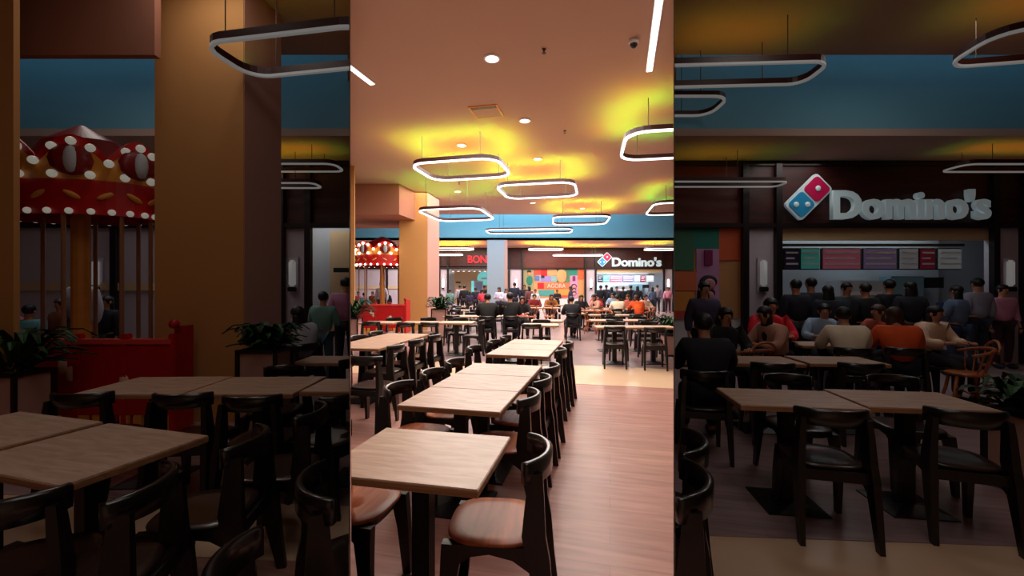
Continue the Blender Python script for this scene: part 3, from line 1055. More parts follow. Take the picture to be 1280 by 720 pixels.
# run of three
s0 = Vector((-.077, 2.66)); dd = Vector((.23, .973)); uu = Vector((.973, -.23))
for i, lab in enumerate(('front table of the joined run behind the nearest table', 'middle table of the joined run, its top shining pale', 'rear table of the joined run behind the nearest table')):
    c = s0 + dd * (.272 + i * .546) - uu * .355
    table(c.x, c.y, -13.3, (.71, .54), lab)
s1 = Vector((.41, 4.82))
for i, lab in enumerate(('front table of the second joined run in the centre row', 'middle table of the second joined run in the centre row', 'rear table of the second joined run in the centre row')):
    c = s1 + dd * (.25 + i * .506) - uu * .37
    table(c.x, c.y, -13.3, (.74, .5), lab)
for x, y, lab in ((.15, 1.95, 'nearest black chair with wide brown seat, right of the nearest table'), (.16, 2.93, 'black chair with brown seat, second on the right side of the centre row'), (.29, 3.47, 'black chair third on the right of the centre row, seat shining blue'),
                  (.42, 4.02, 'black chair fourth on the right of the centre row'), (.62, 5.08, 'black chair fifth on the right of the centre row'), (.79, 5.68, 'black chair last on the right of the centre row, by the pale floor band')):
    chair(x, y, 84 if y < 2.2 else LF, lab)
for x, y, lab in ((-1.02, 2.2, 'black chair cut by the left edge beside the nearest table'), (-.91, 3.22, 'black chair tucked on the left of the joined run, nearest of three'), (-.76, 3.76, 'black chair tucked on the left of the joined run, middle of three'),
                  (-.63, 4.3, 'black chair tucked on the left of the joined run, farthest of three'), (-.52, 5.3, 'black chair alone left of the second joined run'), (-.3, 5.88, 'black chair left of the second joined run, front of the far pair'), (-.14, 6.44, 'black chair left of the second joined run, back of the far pair')):
    chair(x, y, RF, lab)
# --- left row
s2 = Vector((-1.71, 5.43)); d2 = Vector((.172, .985)); u2 = Vector((.985, -.172))
for i, lab in enumerate(('front table of the left row, cut by the left edge', 'middle table of the left row', 'rear table of the left row')):
    c = s2 + d2 * (.3 + i * .602) - u2 * .375
    table(c.x, c.y, -10, (.75, .6), lab)
for x, y, lab in ((-1.45, 5.5, 'black chair nearest on the right side of the left row'), (-1.32, 6.08, 'black chair middle on the right side of the left row'), (-1.17, 6.68, 'black chair farthest on the right side of the left row')):
    chair(x, y, LF, lab)
chair(-1.60, 4.52, -12, 'black chair seen from behind at the near end of the left row')
chair(-2.42, 6.5, RF, 'black chair low at the left edge behind the left row tables')
chair(-2.33, 7.08, RF, 'black chair on the far left side of the left row before the fence')
# --- cross row before the fence and the column
for x, lab in ((-3.02, 'table before the red fence'), (-2.1, 'table before the ochre column, between two chair backs'), (-1.27, 'table with clear pedestal right of the ochre column')):
    table(x, 9.72, -4, (.8, .62), lab)
for x, y, d, lab in ((-3.1, 9.25, 0, 'black chair seen from behind at the table before the red fence'), (-2.27, 8.95, -6, 'black chair back before the fence corner'), (-1.76, 8.95, -4, 'black chair back before the ochre column base'),
                     (-.66, 9.7, 86, 'black chair side-on right of the clear pedestal table'), (-2.05, 10.5, 176, 'black chair facing the viewer behind the cross row table'), (-1.25, 10.45, 170, 'black chair facing the viewer behind the clear pedestal table'), (-2.9, 10.5, 180, 'black chair facing the viewer behind the table by the fence')):
    chair(x, y, d, lab)
for x, lab in ((-1.5, 'left table of the pair before the planter'), (-.69, 'right table of the pair, beside the seated man in black')):
    table(x, 11.9, 0, (.8, .62), lab)
for x, y, d, lab in ((-1.6, 11.25, 0, 'black chair tucked in the pair of tables by the planter'), (-.62, 11.32, 0, 'black chair under the seated man in black, left one'), (-.02, 11.0, 0, 'black chair under the seated man in black, right one'),
                     (-1.2, 12.7, 180, 'black chair facing the viewer behind the pair of tables')):
    chair(x, y, d, lab)
table(0.05, 12.05, 0, (.8, .62), 'table before the right one of two seated men in black')
# middle far
table(.62, 9.1, -3, (.75, .6), 'table behind the second joined run, chair back in front of it')
table(.84, 10.25, -3, (.75, .6), 'second table behind the second joined run')
chair(.39, 8.55, -4, 'black chair seen from behind just beyond the second joined run')
chair(.68, 9.78, 176, 'black chair between the two tables beyond the centre row')
chair(1.78, 12.35, 0, 'black chair under the person in black left of the pizza counter view')
table(1.85, 13.2, 0, (.8, .62), 'table before the person in black in the middle distance')
# right cross rows
for x, y, lab in ((2.08, 8.62, 'front right table between the two chairs seen from behind'), (2.87, 8.62, 'front right table at the right edge'), (2.3, 10.35, 'second right-hand table, left one'), (3.1, 10.35, 'second right-hand table, right one'),
                  (2.65, 12.4, 'third right-hand table, left one'), (3.45, 12.4, 'third right-hand table, right one')):
    table(x, y, -2, (.78, .5), lab)
for x, y, d, lab in ((1.95, 8.02, -8, 'left one of two large black chairs seen from behind on the right'), (2.66, 7.85, -10, 'right one of two large black chairs seen from behind on the right'),
                     (2.25, 9.3, 178, 'black chair back right behind the front right tables, left one'), (2.98, 9.3, 178, 'black chair back right behind the front right tables, right one'),
                     (2.4, 9.85, -2, 'black chair before the second right-hand tables, left one'), (3.15, 9.85, -2, 'black chair before the second right-hand tables, right one'),
                     (2.7, 11.85, 0, 'black chair before the third right-hand tables, left one'), (3.5, 11.85, 0, 'black chair before the third right-hand tables, right one'),
                     (2.6, 11.05, 180, 'black chair behind the second right-hand tables, left one'), (3.3, 11.05, 180, 'black chair behind the second right-hand tables, right one')):
    chair(x, y, d, lab, mats={'seat': M['seat_shaded']})
# far tables with orange-brown spindle chairs
for x, y, d, lab in ((2.55, 13.9, -25, 'orange-brown spindle chair left of the black right-hand chairs'), (3.15, 14.2, 150, 'orange-brown spindle chair facing the viewer beyond the left one'), (.75, 15.9, 10, 'orange-brown spindle chair before the hoarding, left one'), (1.35, 15.9, -20, 'orange-brown spindle chair before the hoarding, right one'),
                     (.95, 17.9, 180, 'orange-brown spindle chair behind the long far table'), (4.9, 14.6, 60, 'orange-brown spindle chair right of the group in orange'), (1.6, 17.9, 175, 'orange-brown spindle chair second behind the long far table')):
    chair(x, y, d, lab, 'spindle chairs in the middle hall', proto=WC)
for x, y, lab in ((.7, 16.9, 'far table before the hoarding, left part'), (1.5, 16.9, 'far table before the hoarding, right part'), (2.75, 15.1, 'far table beside the spindle chairs'), (3.8, 15.85, 'far table of the group in white and orange'), (4.62, 15.85, 'far table of the group, right part'),
                  (-1.9, 15.1, 'far pale table behind the planter, left'), (-1.05, 15.1, 'far pale table behind the planter, right'), (-.2, 15.1, 'far pale table behind the seated men'), (-2.4, 18.3, 'far table before the red letters shop, left'), (-1.4, 18.3, 'far table before the red letters shop, right'),
                  (2.2, 19.6, 'far table nearest the pizza counter')):
    table(x, y, 0, (.8, .62), lab)
for x, y, d, lab in ((-1.95, 14.45, 0, 'far black chair behind the planter, leftmost of three'), (-1.25, 14.45, 0, 'far black chair behind the planter, middle of three'), (-.55, 14.45, 0, 'far black chair behind the planter, rightmost of three'),
                     (-2.3, 17.5, 0, 'far black chair before the red letters shop, left'), (-1.4, 17.5, 0, 'far black chair before the red letters shop, middle'), (-.5, 17.5, 0, 'far black chair before the red letters shop, right'),
                     (-1.9, 15.8, 180, 'far black chair facing the viewer behind the planter tables, left'), (-1.0, 15.8, 180, 'far black chair facing the viewer behind the planter tables, right'),
                     (3.7, 14.9, 0, 'far black chair under the person in a white shirt'), (4.45, 14.9, 0, 'far black chair under the person with the orange bag')):
    chair(x, y, d, lab)

# ------------------------------------------------------------------ dim left hall furniture
BAY = 'left'
GL = 'black dining chairs in the dim left hall'
GT = 'square tables in the dim left hall'
table(-2.05, 2.06, -16, (.75, .6), 'large near table in the dim left hall', GT)
table(-2.83, 2.29, -16, (.75, .6), 'near table at the outer edge of the dim left hall', GT)
chair(-1.80, 1.44, 24, 'black chair at the lower left corner of the dim left hall', GL)
chair(-1.36, 1.64, 104, 'black chair nearest on the right of the large dim table', GL)
chair(-1.27, 2.12, 100, 'black chair middle on the right of the large dim table', GL)
chair(-1.17, 2.58, 96, 'black chair farthest on the right of the large dim table', GL)
chair(-.76, 1.10, -62, 'black chair lowest in the dim left hall, near the dividing wall', GL)
chair(-.78, 1.60, -62, 'black chair with tilted back rail near the dividing wall in the dim left hall', GL)
for x, y, d, lab in ((-3.02, 2.92, 8, 'black chair back before the red fence in the dim left hall, left'), (-2.3, 2.9, 6, 'black chair back before the fence corner in the dim left hall'), (-1.78, 2.84, 4, 'black chair back before the broad column in the dim left hall'),
                     (-1.12, 2.95, 60, 'black chair side-on near the dividing wall in the dim left hall'), (-1.55, 4.35, 176, 'black chair facing the viewer behind the long dim table', ), (-2.1, 4.0, 180, 'black chair facing the viewer before the dim column')):
    chair(x, y, d, lab, GL)
table(-2.85, 3.42, 2, (.8, .62), 'table before the red fence in the dim left hall', GT)
table(-2.03, 3.42, 2, (.8, .62), 'table before the broad column in the dim left hall', GT)
table(-1.25, 3.42, 0, (.7, .45), 'table with dark pedestal near the dividing wall in the dim left hall', GT)
table(-1.95, 4.65, 0, (.7, .45), 'rear pale table behind the planter side in the dim left hall', GT)

# ------------------------------------------------------------------ dim right hall furniture
BAY = 'right'
GL = 'black dining chairs in the dim right hall'
GT = 'square tables in the dim right hall'
table(1.95, 3.02, -8, (.78, .5), 'front table between the two large chairs in the dim right hall', GT)
table(2.76, 2.98, -8, (.78, .5), 'front table at the right of the dim right hall', GT)
chair(1.93, 2.52, -14, 'left large black chair seen from behind in the dim right hall', GL)
chair(2.72, 2.5, -20, 'right large black chair seen from behind in the dim right hall', GL)
for x, y, d, lab in ((2.3, 3.6, 172, 'black chair back behind the front dim right table, left one'), (3.15, 3.56, 168, 'black chair back behind the front dim right table, right one'),
                     (2.55, 4.1, -12, 'black chair before the second dim right tables, left one'), (3.4, 4.08, -14, 'black chair before the second dim right tables, right one'),
                     (1.70, 3.72, -14, 'black chair under the person in black in the dim right hall'), (.73, 1.62, 66, 'black chair nearest at the dividing wall of the dim right hall'), (.90, 2.02, 66, 'second black chair at the dividing wall of the dim right hall')):
    chair(x, y, d, lab, GL)
for x, y, lab in ((2.65, 4.62, 'second row table in the dim right hall, left one'), (3.5, 4.6, 'second row table in the dim right hall, right one'), (1.72, 4.62, 'table before the person in black in the dim right hall'), (4.35, 5.95, 'rear table of the group in white and orange in the dim right hall')):
    table(x, y, -5, (.78, .5), lab, GT)
chair(3.05, 5.15, 15, 'orange-brown spindle chair in the dim right hall, left of the black chairs', 'spindle chairs in the dim right hall', proto=WC)
chair(6.0, 5.3, 60, 'orange-brown spindle chair in the dim right hall beside the group in white', 'spindle chairs in the dim right hall', proto=WC)


# ------------------------------------------------------------------ planters
def planter(x, y, hall, label, w_=.42, h_=.9, box=True, spread=.5, n=46, seed=1, d_=.35):
    rnd = random.Random(seed)
    t = empty('potted_plant', (x, y, 0), 0, label, 'plant')
    t['hall'] = hall
    MB().box((0, 0, h_ / 2), (w_, d_, h_ - .06), bevel=.01).build('planter_box', M['pink'], t)
    mb = MB()
    for sx in (-1, 1):
        for sy in (-1, 1):
            mb.box((sx * (w_ / 2 + .012), sy * (d_ / 2 + .012), h_ / 2), (.03, .03, h_))
    for sy in (-1, 1):
        mb.box((0, sy * (d_ / 2 + .012), h_ - .015), (w_ + .05, .03, .03))
        mb.box((0, sy * (d_ / 2 + .012), .03), (w_ + .05, .03, .03))
    for sx in (-1, 1):
        mb.box((sx * (w_ / 2 + .012), 0, h_ - .015), (.03, d_, .03))
    mb.build('planter_frame', M['frame'], t)
    MB().box((0, 0, h_ - .03), (w_ - .03, d_ - .03, .03)).build('soil', M['hairb'], t)
    for m_, nm in (('leafd', 'foliage'), ('leaf', 'foliage')):
        mb = MB()
        for i in range(n):
            a = rnd.uniform(0, 2 * PI)
            ln = rnd.uniform(.5, 1) * spread
            rise = rnd.uniform(.1, .75) * spread
            wid = rnd.uniform(.05, .09)
            p0 = Vector((rnd.uniform(-.1, .1), rnd.uniform(-.08, .08), h_))
            dr = Vector((math.cos(a), math.sin(a), 0))
            sd = Vector((-dr.y, dr.x, 0))
            pts = []
            for q in range(6):
                f = q / 5
                p = p0 + dr * ln * f + Vector((0, 0, rise * math.sin(f * 2.3)))
                wv = wid * math.sin(max(.08, f) * PI * .93) + .004
                pts.append((p, wv))
            vs = [[mb.b.verts.new(p - sd * w2 / 2 + Vector((0, 0, .012))), mb.b.verts.new(p), mb.b.verts.new(p + sd * w2 / 2 + Vector((0, 0, .012)))] for p, w2 in pts]
            for q in range(5):
                mb.b.faces.new((vs[q][0], vs[q][1], vs[q + 1][1], vs[q + 1][0]))
                mb.b.faces.new((vs[q][1], vs[q][2], vs[q + 1][2], vs[q + 1][1]))
        mb.build(nm, M[m_], t)
    return t


planter(PX(549, 13.0), 13.1, 'mid', 'bushy green plant in a pink box planter with black frame by the column', .42, .9, spread=.5, seed=3)
planter(PX(440, 11.2), 11.2, 'mid', 'green plant at the left edge before the red fence', .4, .75, spread=.62, seed=5)
planter(3.62, 9.6, 'mid', 'dark leafy plant peeking in at the right edge of the middle hall', .4, .5, spread=.55, seed=8)
planter(PX(325, 4.15), 4.25, 'left', 'bushy dark plant in a box planter by the broad column, dim left hall', .34, .93, spread=.33, seed=4, n=60, d_=.3)
planter(PX(2, 3.75), 3.85, 'left', 'leafy plant at the far left edge of the dim left hall', .34, .78, spread=.52, seed=6, n=40, d_=.3)
planter(PX(1298, 3.1), 3.15, 'right', 'dark leaves entering at the far right edge of the dim right hall', .3, .62, spread=.34, seed=9, n=40, d_=.3)
# ------------------------------------------------------------------ people
def skin_mesh(name, verts, edges, radii, sub=1, root=0):
    me = bpy.data.meshes.new(name)
    me.from_pydata(verts, edges, [])
    ob = bpy.data.objects.new(name, me)
    C.objects.link(ob)
    md = ob.modifiers.new('skin', 'SKIN')
    md.use_smooth_shade = True
    for i, r in enumerate(radii):
        me.skin_vertices[0].data[i].radius = (r, r) if not isinstance(r, tuple) else r
    me.skin_vertices[0].data[root].use_root = True
    sb = ob.modifiers.new('sub', 'SUBSURF')
    sb.levels = sub
    dg = bpy.context.evaluated_depsgraph_get()
    out = bpy.data.meshes.new_from_object(ob.evaluated_get(dg))
    out.name = name
    for p in out.polygons:
        p.use_smooth = True
    bpy.data.objects.remove(ob)
    bpy.data.meshes.remove(me)
    return out


def puff(me, d):
    ns = [v.normal.copy() for v in me.vertices]
    for v, n_ in zip(me.vertices, ns):
        v.co += n_ * d


def person_proto(pose, hair='short', skirt=False):
    """figure facing +Y, feet on z=0"""
    V = Vector
    t = empty('person', cat='person', label='person')
    sit = pose.startswith('sit')
    if sit:
        pel = V((0, -.04, .56))
        lean = .10 if pose == 'sit_lean' else .03
        ch = V((0, -.04 + lean, .88))
        sp = V((0, -.05 + lean * .4, .72))
        nb = V((0, -.03 + lean * 1.3, 1.03))
        hd = V((0, .0 + lean * 1.7, 1.15))
        hips = [V((s * .1, .0, .55)) for s in (-1, 1)]
        knees = [V((s * .13, .40, .52)) for s in (-1, 1)]
        ankles = [V((s * .13, .38, .09)) for s in (-1, 1)]
        toes = [V((s * .14, .52, .04)) for s in (-1, 1)]
        sh = [V((s * .185, ch.y, .98)) for s in (-1, 1)]
        el = [V((s * .26, ch.y + .12, .76)) for s in (-1, 1)]
        wr = [V((s * .14, ch.y + .33, .79)) for s in (-1, 1)]
    else:
        pel = V((0, 0, .95))
        sp = V((0, 0, 1.10))
        ch = V((0, 0, 1.28))
        nb = V((0, -.01, 1.43))
        hd = V((0, .02, 1.58))
        step = .10 if pose == 'walk' else .0
        hips = [V((s * .09, 0, .90)) for s in (-1, 1)]
        knees = [V((s * .1, .02 + s * step, .49)) for s in (-1, 1)]
        ankles = [V((s * .11, -.03 + s * step * 1.8, .09)) for s in (-1, 1)]
        toes = [V((a.x, a.y + .15, .035)) for a in ankles]
        sh = [V((s * .18, 0, 1.38)) for s in (-1, 1)]
        if pose == 'stand_hold':
            el = [V((s * .24, .04, 1.12)) for s in (-1, 1)]
            wr = [V((s * .1, .27, 1.16)) for s in (-1, 1)]
        else:
            el = [V((s * .235, -.03, 1.12)) for s in (-1, 1)]
            wr = [V((s * .25, .05 - s * step, .89)) for s in (-1, 1)]
    # body
    vs, es, rs = [], [], []

    def add(p, r, par=None):
        vs.append(tuple(p))
        rs.append(r)
        if par is not None:
            es.append((par, len(vs) - 1))
        return len(vs) - 1
    a = add(pel, (.13, .10))
    b = add(sp, (.115, .09), a)
    c = add(ch, (.14, .10), b)
    n1 = add(nb, .055, c)
    n2 = add(nb.lerp(hd, .45), .052, n1)
    h1 = add(hd, (.074, .088), n2)
    h2 = add(hd + V((0, -.005, .085)), (.066, .076), h1)
    chin = None
    for i in (0, 1):
        s_ = add(sh[i], .052, c)
        e_ = add(el[i], .038, s_)
        w_ = add(wr[i], .024, e_)
        d = (wr[i] - el[i]).normalized()
        pm = wr[i] + d * .06
        p_ = add(pm, (.034, .018), w_)
        hp = add(hips[i], .085, a)
        k_ = add(knees[i], .055, hp)
        an = add(ankles[i], .036, k_)
        add(toes[i], (.038, .026), an)
    body = skin_mesh('body', vs, es, rs)
    # fingers, nose and ears grow into the same mesh
    bm = bmesh.new()
    bm.from_mesh(body)

    def limb(p0, p1, p2, r):
        rings = []
        n = 6
        for p, rr, q in ((p0, r, p1 - p0), (p1, r * .95, p2 - p0), (p2, r * .6, p2 - p1)):
            q = q.normalized()
            u = q.orthogonal().normalized()
            v = q.cross(u)
            rings.append([bm.verts.new(p + (u * math.cos(2 * PI * k / n) + v * math.sin(2 * PI * k / n)) * rr) for k in range(n)])
        for i_ in range(2):
            for k in range(n):
                bm.faces.new((rings[i_][k], rings[i_][(k + 1) % n], rings[i_ + 1][(k + 1) % n], rings[i_ + 1][k]))
        bm.faces.new(rings[2])
    for i, s in ((0, -1), (1, 1)):
        d = (wr[i] - el[i]).normalized()
        side = V((0, 1, 0)) if not sit and pose != 'stand_hold' else V((s, 0, 0))
        side = (side - d * d.dot(side)).normalized()
        nrm = d.cross(side)
        if nrm.x * s > 0 and not sit:
            nrm = -nrm
        if sit and nrm.z > 0:
            nrm = -nrm
        base = wr[i] + d * .085
        for f in range(4):
            off = side * ((f - 1.5) * .018)
            ln = (.075, .085, .08, .062)[f]
            p0 = base + off
            p1 = p0 + d * ln * .55 + nrm * .008
            p2 = p1 + d * ln * .4 + nrm * .022
            limb(p0, p1, p2, .0085)
        p0 = wr[i] + d * .035 - side * .025 * (1 if not sit else 1)
        limb(p0, p0 + d * .03 - side * .022, p0 + d * .062 - side * .026 + nrm * .012, .0095)
    # nose
    f0 = hd + V((0, .085, .01))
    limb(f0 + V((0, 0, .025)), f0 + V((0, .012, 0)), f0 + V((0, .022, -.012)), .012)
    for s in (-1, 1):
        bmesh.ops.create_uvsphere(bm, u_segments=8, v_segments=6, radius=1, matrix=Matrix.Translation(hd + V((s * .078, -.005, .01))) @ Matrix.Diagonal((.012, .02, .03, 1)))
    bmesh.ops.recalc_face_normals(bm, faces=bm.faces)
    bm.to_mesh(body)
    bm.free()
    for p in body.polygons:
        p.use_smooth = True
    body.materials.clear()
    body.materials.append(M['skin'])
    link('body', body, t)
    # face details
    for s in (-1, 1):
        MB().ball(hd + V((s * .03, .083, .03)), 1, (.012, .008, .006), 8).build('eye', M['eye'], t, True)
    MB().ball(hd + V((0, .085, -.035)), 1, (.022, .008, .005), 8).build('mouth', M['darkred'], t, True)
    # shirt
    vs, es, rs = [], [], []
    a = add(pel + V((0, 0, .03)), (.165, .14))
    b = add(sp, (.155, .13), a)
    c = add(ch, (.18, .14), b)
    nn = add(ch.lerp(nb, .98), .07, c)
    for i in (0, 1):
        s_ = add(sh[i], .076, c)
        e_ = add(sh[i].lerp(el[i], .95), .058, s_)
        add(el[i].lerp(wr[i], .75), .042, e_)
    sm = skin_mesh('shirt', vs, es, rs)
    puff(sm, .014)
    for v in sm.vertices:
        if not sit and abs(v.co.x) < .2 and v.co.z < pel.z + .03:
            v.co.z -= .1
    sm.materials.clear()
    sm.materials.append(cloth(40, 40, 45))
    link('shirt', sm, t)
    # trousers
    vs, es, rs = [], [], []
    a = add(pel, (.14, .115))
    for i in (0, 1):
        hp = add(hips[i], .098, a)
        k_ = add(knees[i], .07, hp)
        add(knees[i].lerp(ankles[i], .93), .05, k_)
    tm = skin_mesh('trousers', vs, es, rs)
    puff(tm, .006)
    tm.materials.clear()
    tm.materials.append(cloth(30, 32, 44))
    link('trousers', tm, t)
    # shoes
    for i in (0, 1):
        m_ = MB()
        m_.ball(ankles[i].lerp(toes[i], .55) + V((0, .01, .0)), 1, (.047, .135, .05), 10)
        o = m_.build('shoe', M['black'], t, True)
        for v in o.data.vertices:
            v.co.z = max(0.0, v.co.z)
    # hair
    mb = MB()
    mb.ball(hd + V((0, -.018, .05)), 1, (.088, .1, .092), 16)
    for v in mb.b.verts:
        if v.co.y > hd.y + .045:
            v.co.z = max(v.co.z, hd.z + .062 + .02 * math.cos(v.co.x * 30))
            v.co.y = min(v.co.y, hd.y + .078)
    if hair == 'long':
        mb.loft([[(hd.x + x * wx, hd.y + y - .05, hd.z + z) for x, y in [(math.cos(2 * PI * q / 12), .045 * math.sin(2 * PI * q / 12)) for q in range(12)]] for z, wx in ((.06, .07), (-.02, .092), (-.14, .1), (-.27, .085), (-.33, .03))])
    mb.build('hair', M['hair'], t, True)
    return t


PR = {}
for pose in ('stand', 'walk', 'stand_hold', 'sit', 'sit_lean'):
    for hair in ('short', 'long'):
        PR[(pose, hair)] = person_proto(pose, hair)
for p in PR.values():
    kids[p.name] = list(p.children)
    protos_hide(p)


def person(x, y, deg, pose, hair, shirt, trous, label, hall='mid', sc=1.0, z=0, skin='skin', hairm='hair'):
    o = new_from(PR[(pose, hair)], x, y, R(deg), label, 'people in the ' + {'mid': 'middle', 'left': 'dim left', 'right': 'dim right'}[hall] + ' hall', z=z, sc=sc, hall=hall,
                 mats={'shirt': cloth(*shirt), 'trousers': cloth(*trous), 'body': M[skin], 'hair': M[hairm]})
    if pose.startswith('sit') and not any((c.location.xy - Vector((x, y))).length < .34 for c in SC.objects if c.parent is None and 'chair' in c.name):
        lab2 = label.replace('seated person', 'one').replace('person', 'one')
        words = ('black chair under the ' + lab2).split()[:16]
        g = {'mid': 'black dining chairs in the middle hall', 'left': 'black dining chairs in the dim left hall', 'right': 'black dining chairs in the dim right hall'}[hall]
        new_from(CH, x, y, R(deg), ' '.join(words), g, hall=hall, mats={'seat': M['seat_shaded']})
    return o


def pp(px, D, *a, **k):
    return person(PX(px, D), D, *a, **k)


DK = (28, 26, 34)
# seated men in black near the centre
pp(609, 11.18, 0, 'sit_lean', 'short', (22, 18, 18), (16, 14, 18), 'seated person in black seen from behind, left of two by the centre', sc=1.08)
pp(637.5, 11.3, 0, 'sit', 'short', (16, 14, 18), (14, 13, 18), 'seated person in black seen from behind, right of two by the centre', sc=1.1)
pp(652, 12.8, 185, 'sit_lean', 'long', (24, 20, 24), DK, 'seated person with warm lit face opposite the men in black', skin='skin')
pp(715, 12.5, 0, 'sit_lean', 'short', (22, 22, 30), DK, 'seated person in a dark shirt on the black chair in the middle distance')
pp(726, 15.75, 190, 'sit', 'long', (26, 22, 26), DK, 'seated person with long dark hair facing the viewer beyond the dark shirt')
pp(746, 16.4, 120, 'sit_lean', 'long', (206, 150, 130), DK, 'seated person in a beige pink top left of the white shirt')
pp(745, 18.2, 170, 'sit', 'short', (206, 24, 46), DK, 'seated person in a bright red top behind the beige pink top')
pp(773, 15.15, 0, 'sit_lean', 'short', (240, 222, 196), DK, 'seated person in a white shirt with dark hair seen from behind')
pp(786, 16.5, 120, 'sit', 'long', (180, 80, 60), DK, 'seated person in a rust coloured top between white shirt and orange bag', hairm='hairb')
pp(797, 15.1, 0, 'sit_lean', 'long', (226, 84, 30), DK, 'seated person in orange seen from behind right of the white shirt', hairm='hairb')
pp(806, 16.6, 200, 'sit', 'long', (228, 190, 160), DK, 'seated person in a cream top at the right of the orange top')
pp(766, 19.8, 150, 'sit', 'short', (150, 170, 190), DK, 'seated person in a grey blue shirt behind the white shirt')
pp(668, 17.7, 180, 'sit', 'short', (120, 20, 26), DK, 'seated person in dark red before the hoarding, left')
pp(688, 17.7, 190, 'sit_lean', 'long', (150, 90, 40), DK, 'seated person in brown before the middle of the hoarding', hairm='hairb')
pp(552, 17.6, 60, 'sit', 'long', (200, 200, 210), DK, 'person with long dark hair just right of the ochre column')
# standing row at the back, left to right
back = [(562.5, 22.2, 0, 'stand_hold', 'short', (110, 150, 140), (60, 80, 90), 'standing person in a pale green shirt before the cream shop, leftmost', .86),
        (575, 23.6, 20, 'stand', 'short', (190, 170, 180), (40, 30, 40), 'standing person in a pale shirt with dark bag before the cream shop', 1.0),
        (580.5, 22.4, 0, 'walk', 'short', (22, 20, 26), (20, 18, 24), 'standing person all in black before the cream shop', .98),
        (587, 21.6, 30, 'stand', 'long', (44, 34, 60), DK, 'short standing person in violet before the white blue panel', .8),
        (594.5, 22.6, 0, 'stand', 'short', (30, 30, 52), DK, 'standing person in navy before the white blue panel', .92),
        (603, 21.4, 10, 'stand_hold', 'short', (220, 60, 80), (60, 30, 40), 'standing person in a pink red top left of the blue column', .86),
        (605.5, 23.8, -10, 'stand', 'short', (26, 22, 26), DK, 'tall standing person in black at the left side of the blue column', 1.0),
        (624, 19.9, 150, 'stand_hold', 'long', (206, 200, 220), (36, 40, 60), 'standing person in a white top with long dark hair before the blue column', .92),
        (632.5, 20.4, 200, 'stand', 'long', (200, 190, 206), (50, 46, 60), 'second standing person in white with long dark hair right of the blue column', .88),
        (643.5, 22.2, 0, 'stand', 'short', (28, 26, 46), (26, 24, 36), 'tall standing person in navy before the left pier', 1.06),
        (655.5, 22.6, 180, 'stand', 'short', (30, 22, 28), DK, 'standing person in black with light neck before the hoarding', 1.0),
        (661.5, 21.6, 30, 'stand', 'long', (110, 60, 60), DK, 'standing person with long dark hair before the green painted man', .95),
        (669, 21.2, 160, 'stand', 'short', (214, 206, 200), (110, 60, 60), 'standing person in a white top before the hoarding', .86),
        (696.5, 24.6, 180, 'stand_hold', 'short', (26, 24, 36), (22, 20, 30), 'standing person in a dark jacket before the orange part of the hoarding', .84),
        (713, 21.8, 90, 'stand', 'long', (60, 50, 76), DK, 'standing person with long dark hair before the pink strip of the hoarding', .95),
        (751, 22.6, 0, 'stand', 'short', (24, 22, 34), DK, 'standing person in black at the left end of the pizza counter queue', .98),
        (758, 23.8, 10, 'stand', 'short', (40, 44, 60), DK, 'standing person in slate at the pizza counter, second from left', 1.0),
        (764.5, 22.4, -10, 'walk', 'long', (30, 30, 44), DK, 'standing person in navy with long hair at the pizza counter', .92),
        (771, 24.2, 180, 'stand', 'short', (60, 70, 80), DK, 'standing person in grey facing the viewer at the pizza counter', .95),
        (779, 22.8, 0, 'stand', 'short', (22, 20, 26), DK, 'standing person in black at the middle of the pizza counter', .94),
        (788.5, 23.6, 0, 'stand_hold', 'short', (24, 22, 28), DK, 'standing person in black with arms bent before the oven', .98),
        (797, 22.8, -15, 'stand', 'long', (26, 24, 34), DK, 'standing person with long hair right of the oven', .96),
        (815.5, 23.2, 15, 'stand_hold', 'long', (96, 112, 140), (40, 54, 84), 'standing person in a grey blue shirt and jeans at the right of the pizza counter', .92),
        (821.5, 25.0, 0, 'stand', 'short', (150, 150, 170), (40, 44, 60), 'standing person in a pale shirt by the navy till', 1.0),
        (835, 25.6, 170, 'stand', 'short', (214, 140, 170), (60, 26, 40), 'standing person in a pink shirt alone by the right pier', .93)]
for px, D, deg, pose, hair, a, b, lab, sc in back:
    pp(px, D, deg, pose, hair, a, b, lab, sc=sc, skin='skin2' if len(lab) % 2 else 'skin')
# behind the fence, middle hall
pp(477, 18.6, 170, 'stand', 'short', (190, 184, 196), DK, 'standing person in a white shirt seen through the carousel poles', sc=1.05)
pp(448, 19.5, 170, 'stand', 'short', (200, 90, 120), DK, 'person in pink behind the red fence at the left edge', sc=.8)
pp(455, 18.2, 10, 'stand', 'short', (100, 160, 170), DK, 'person in turquoise behind the red fence', sc=.78)
pp(466, 20, 170, 'stand', 'long', (120, 60, 30), DK, 'person in rust brown behind the red fence', sc=.8, hairm='hairb')
pp(484, 20.2, 170, 'stand', 'long', (30, 26, 36), DK, 'person in black beside the white shirt behind the red fence', sc=.82)

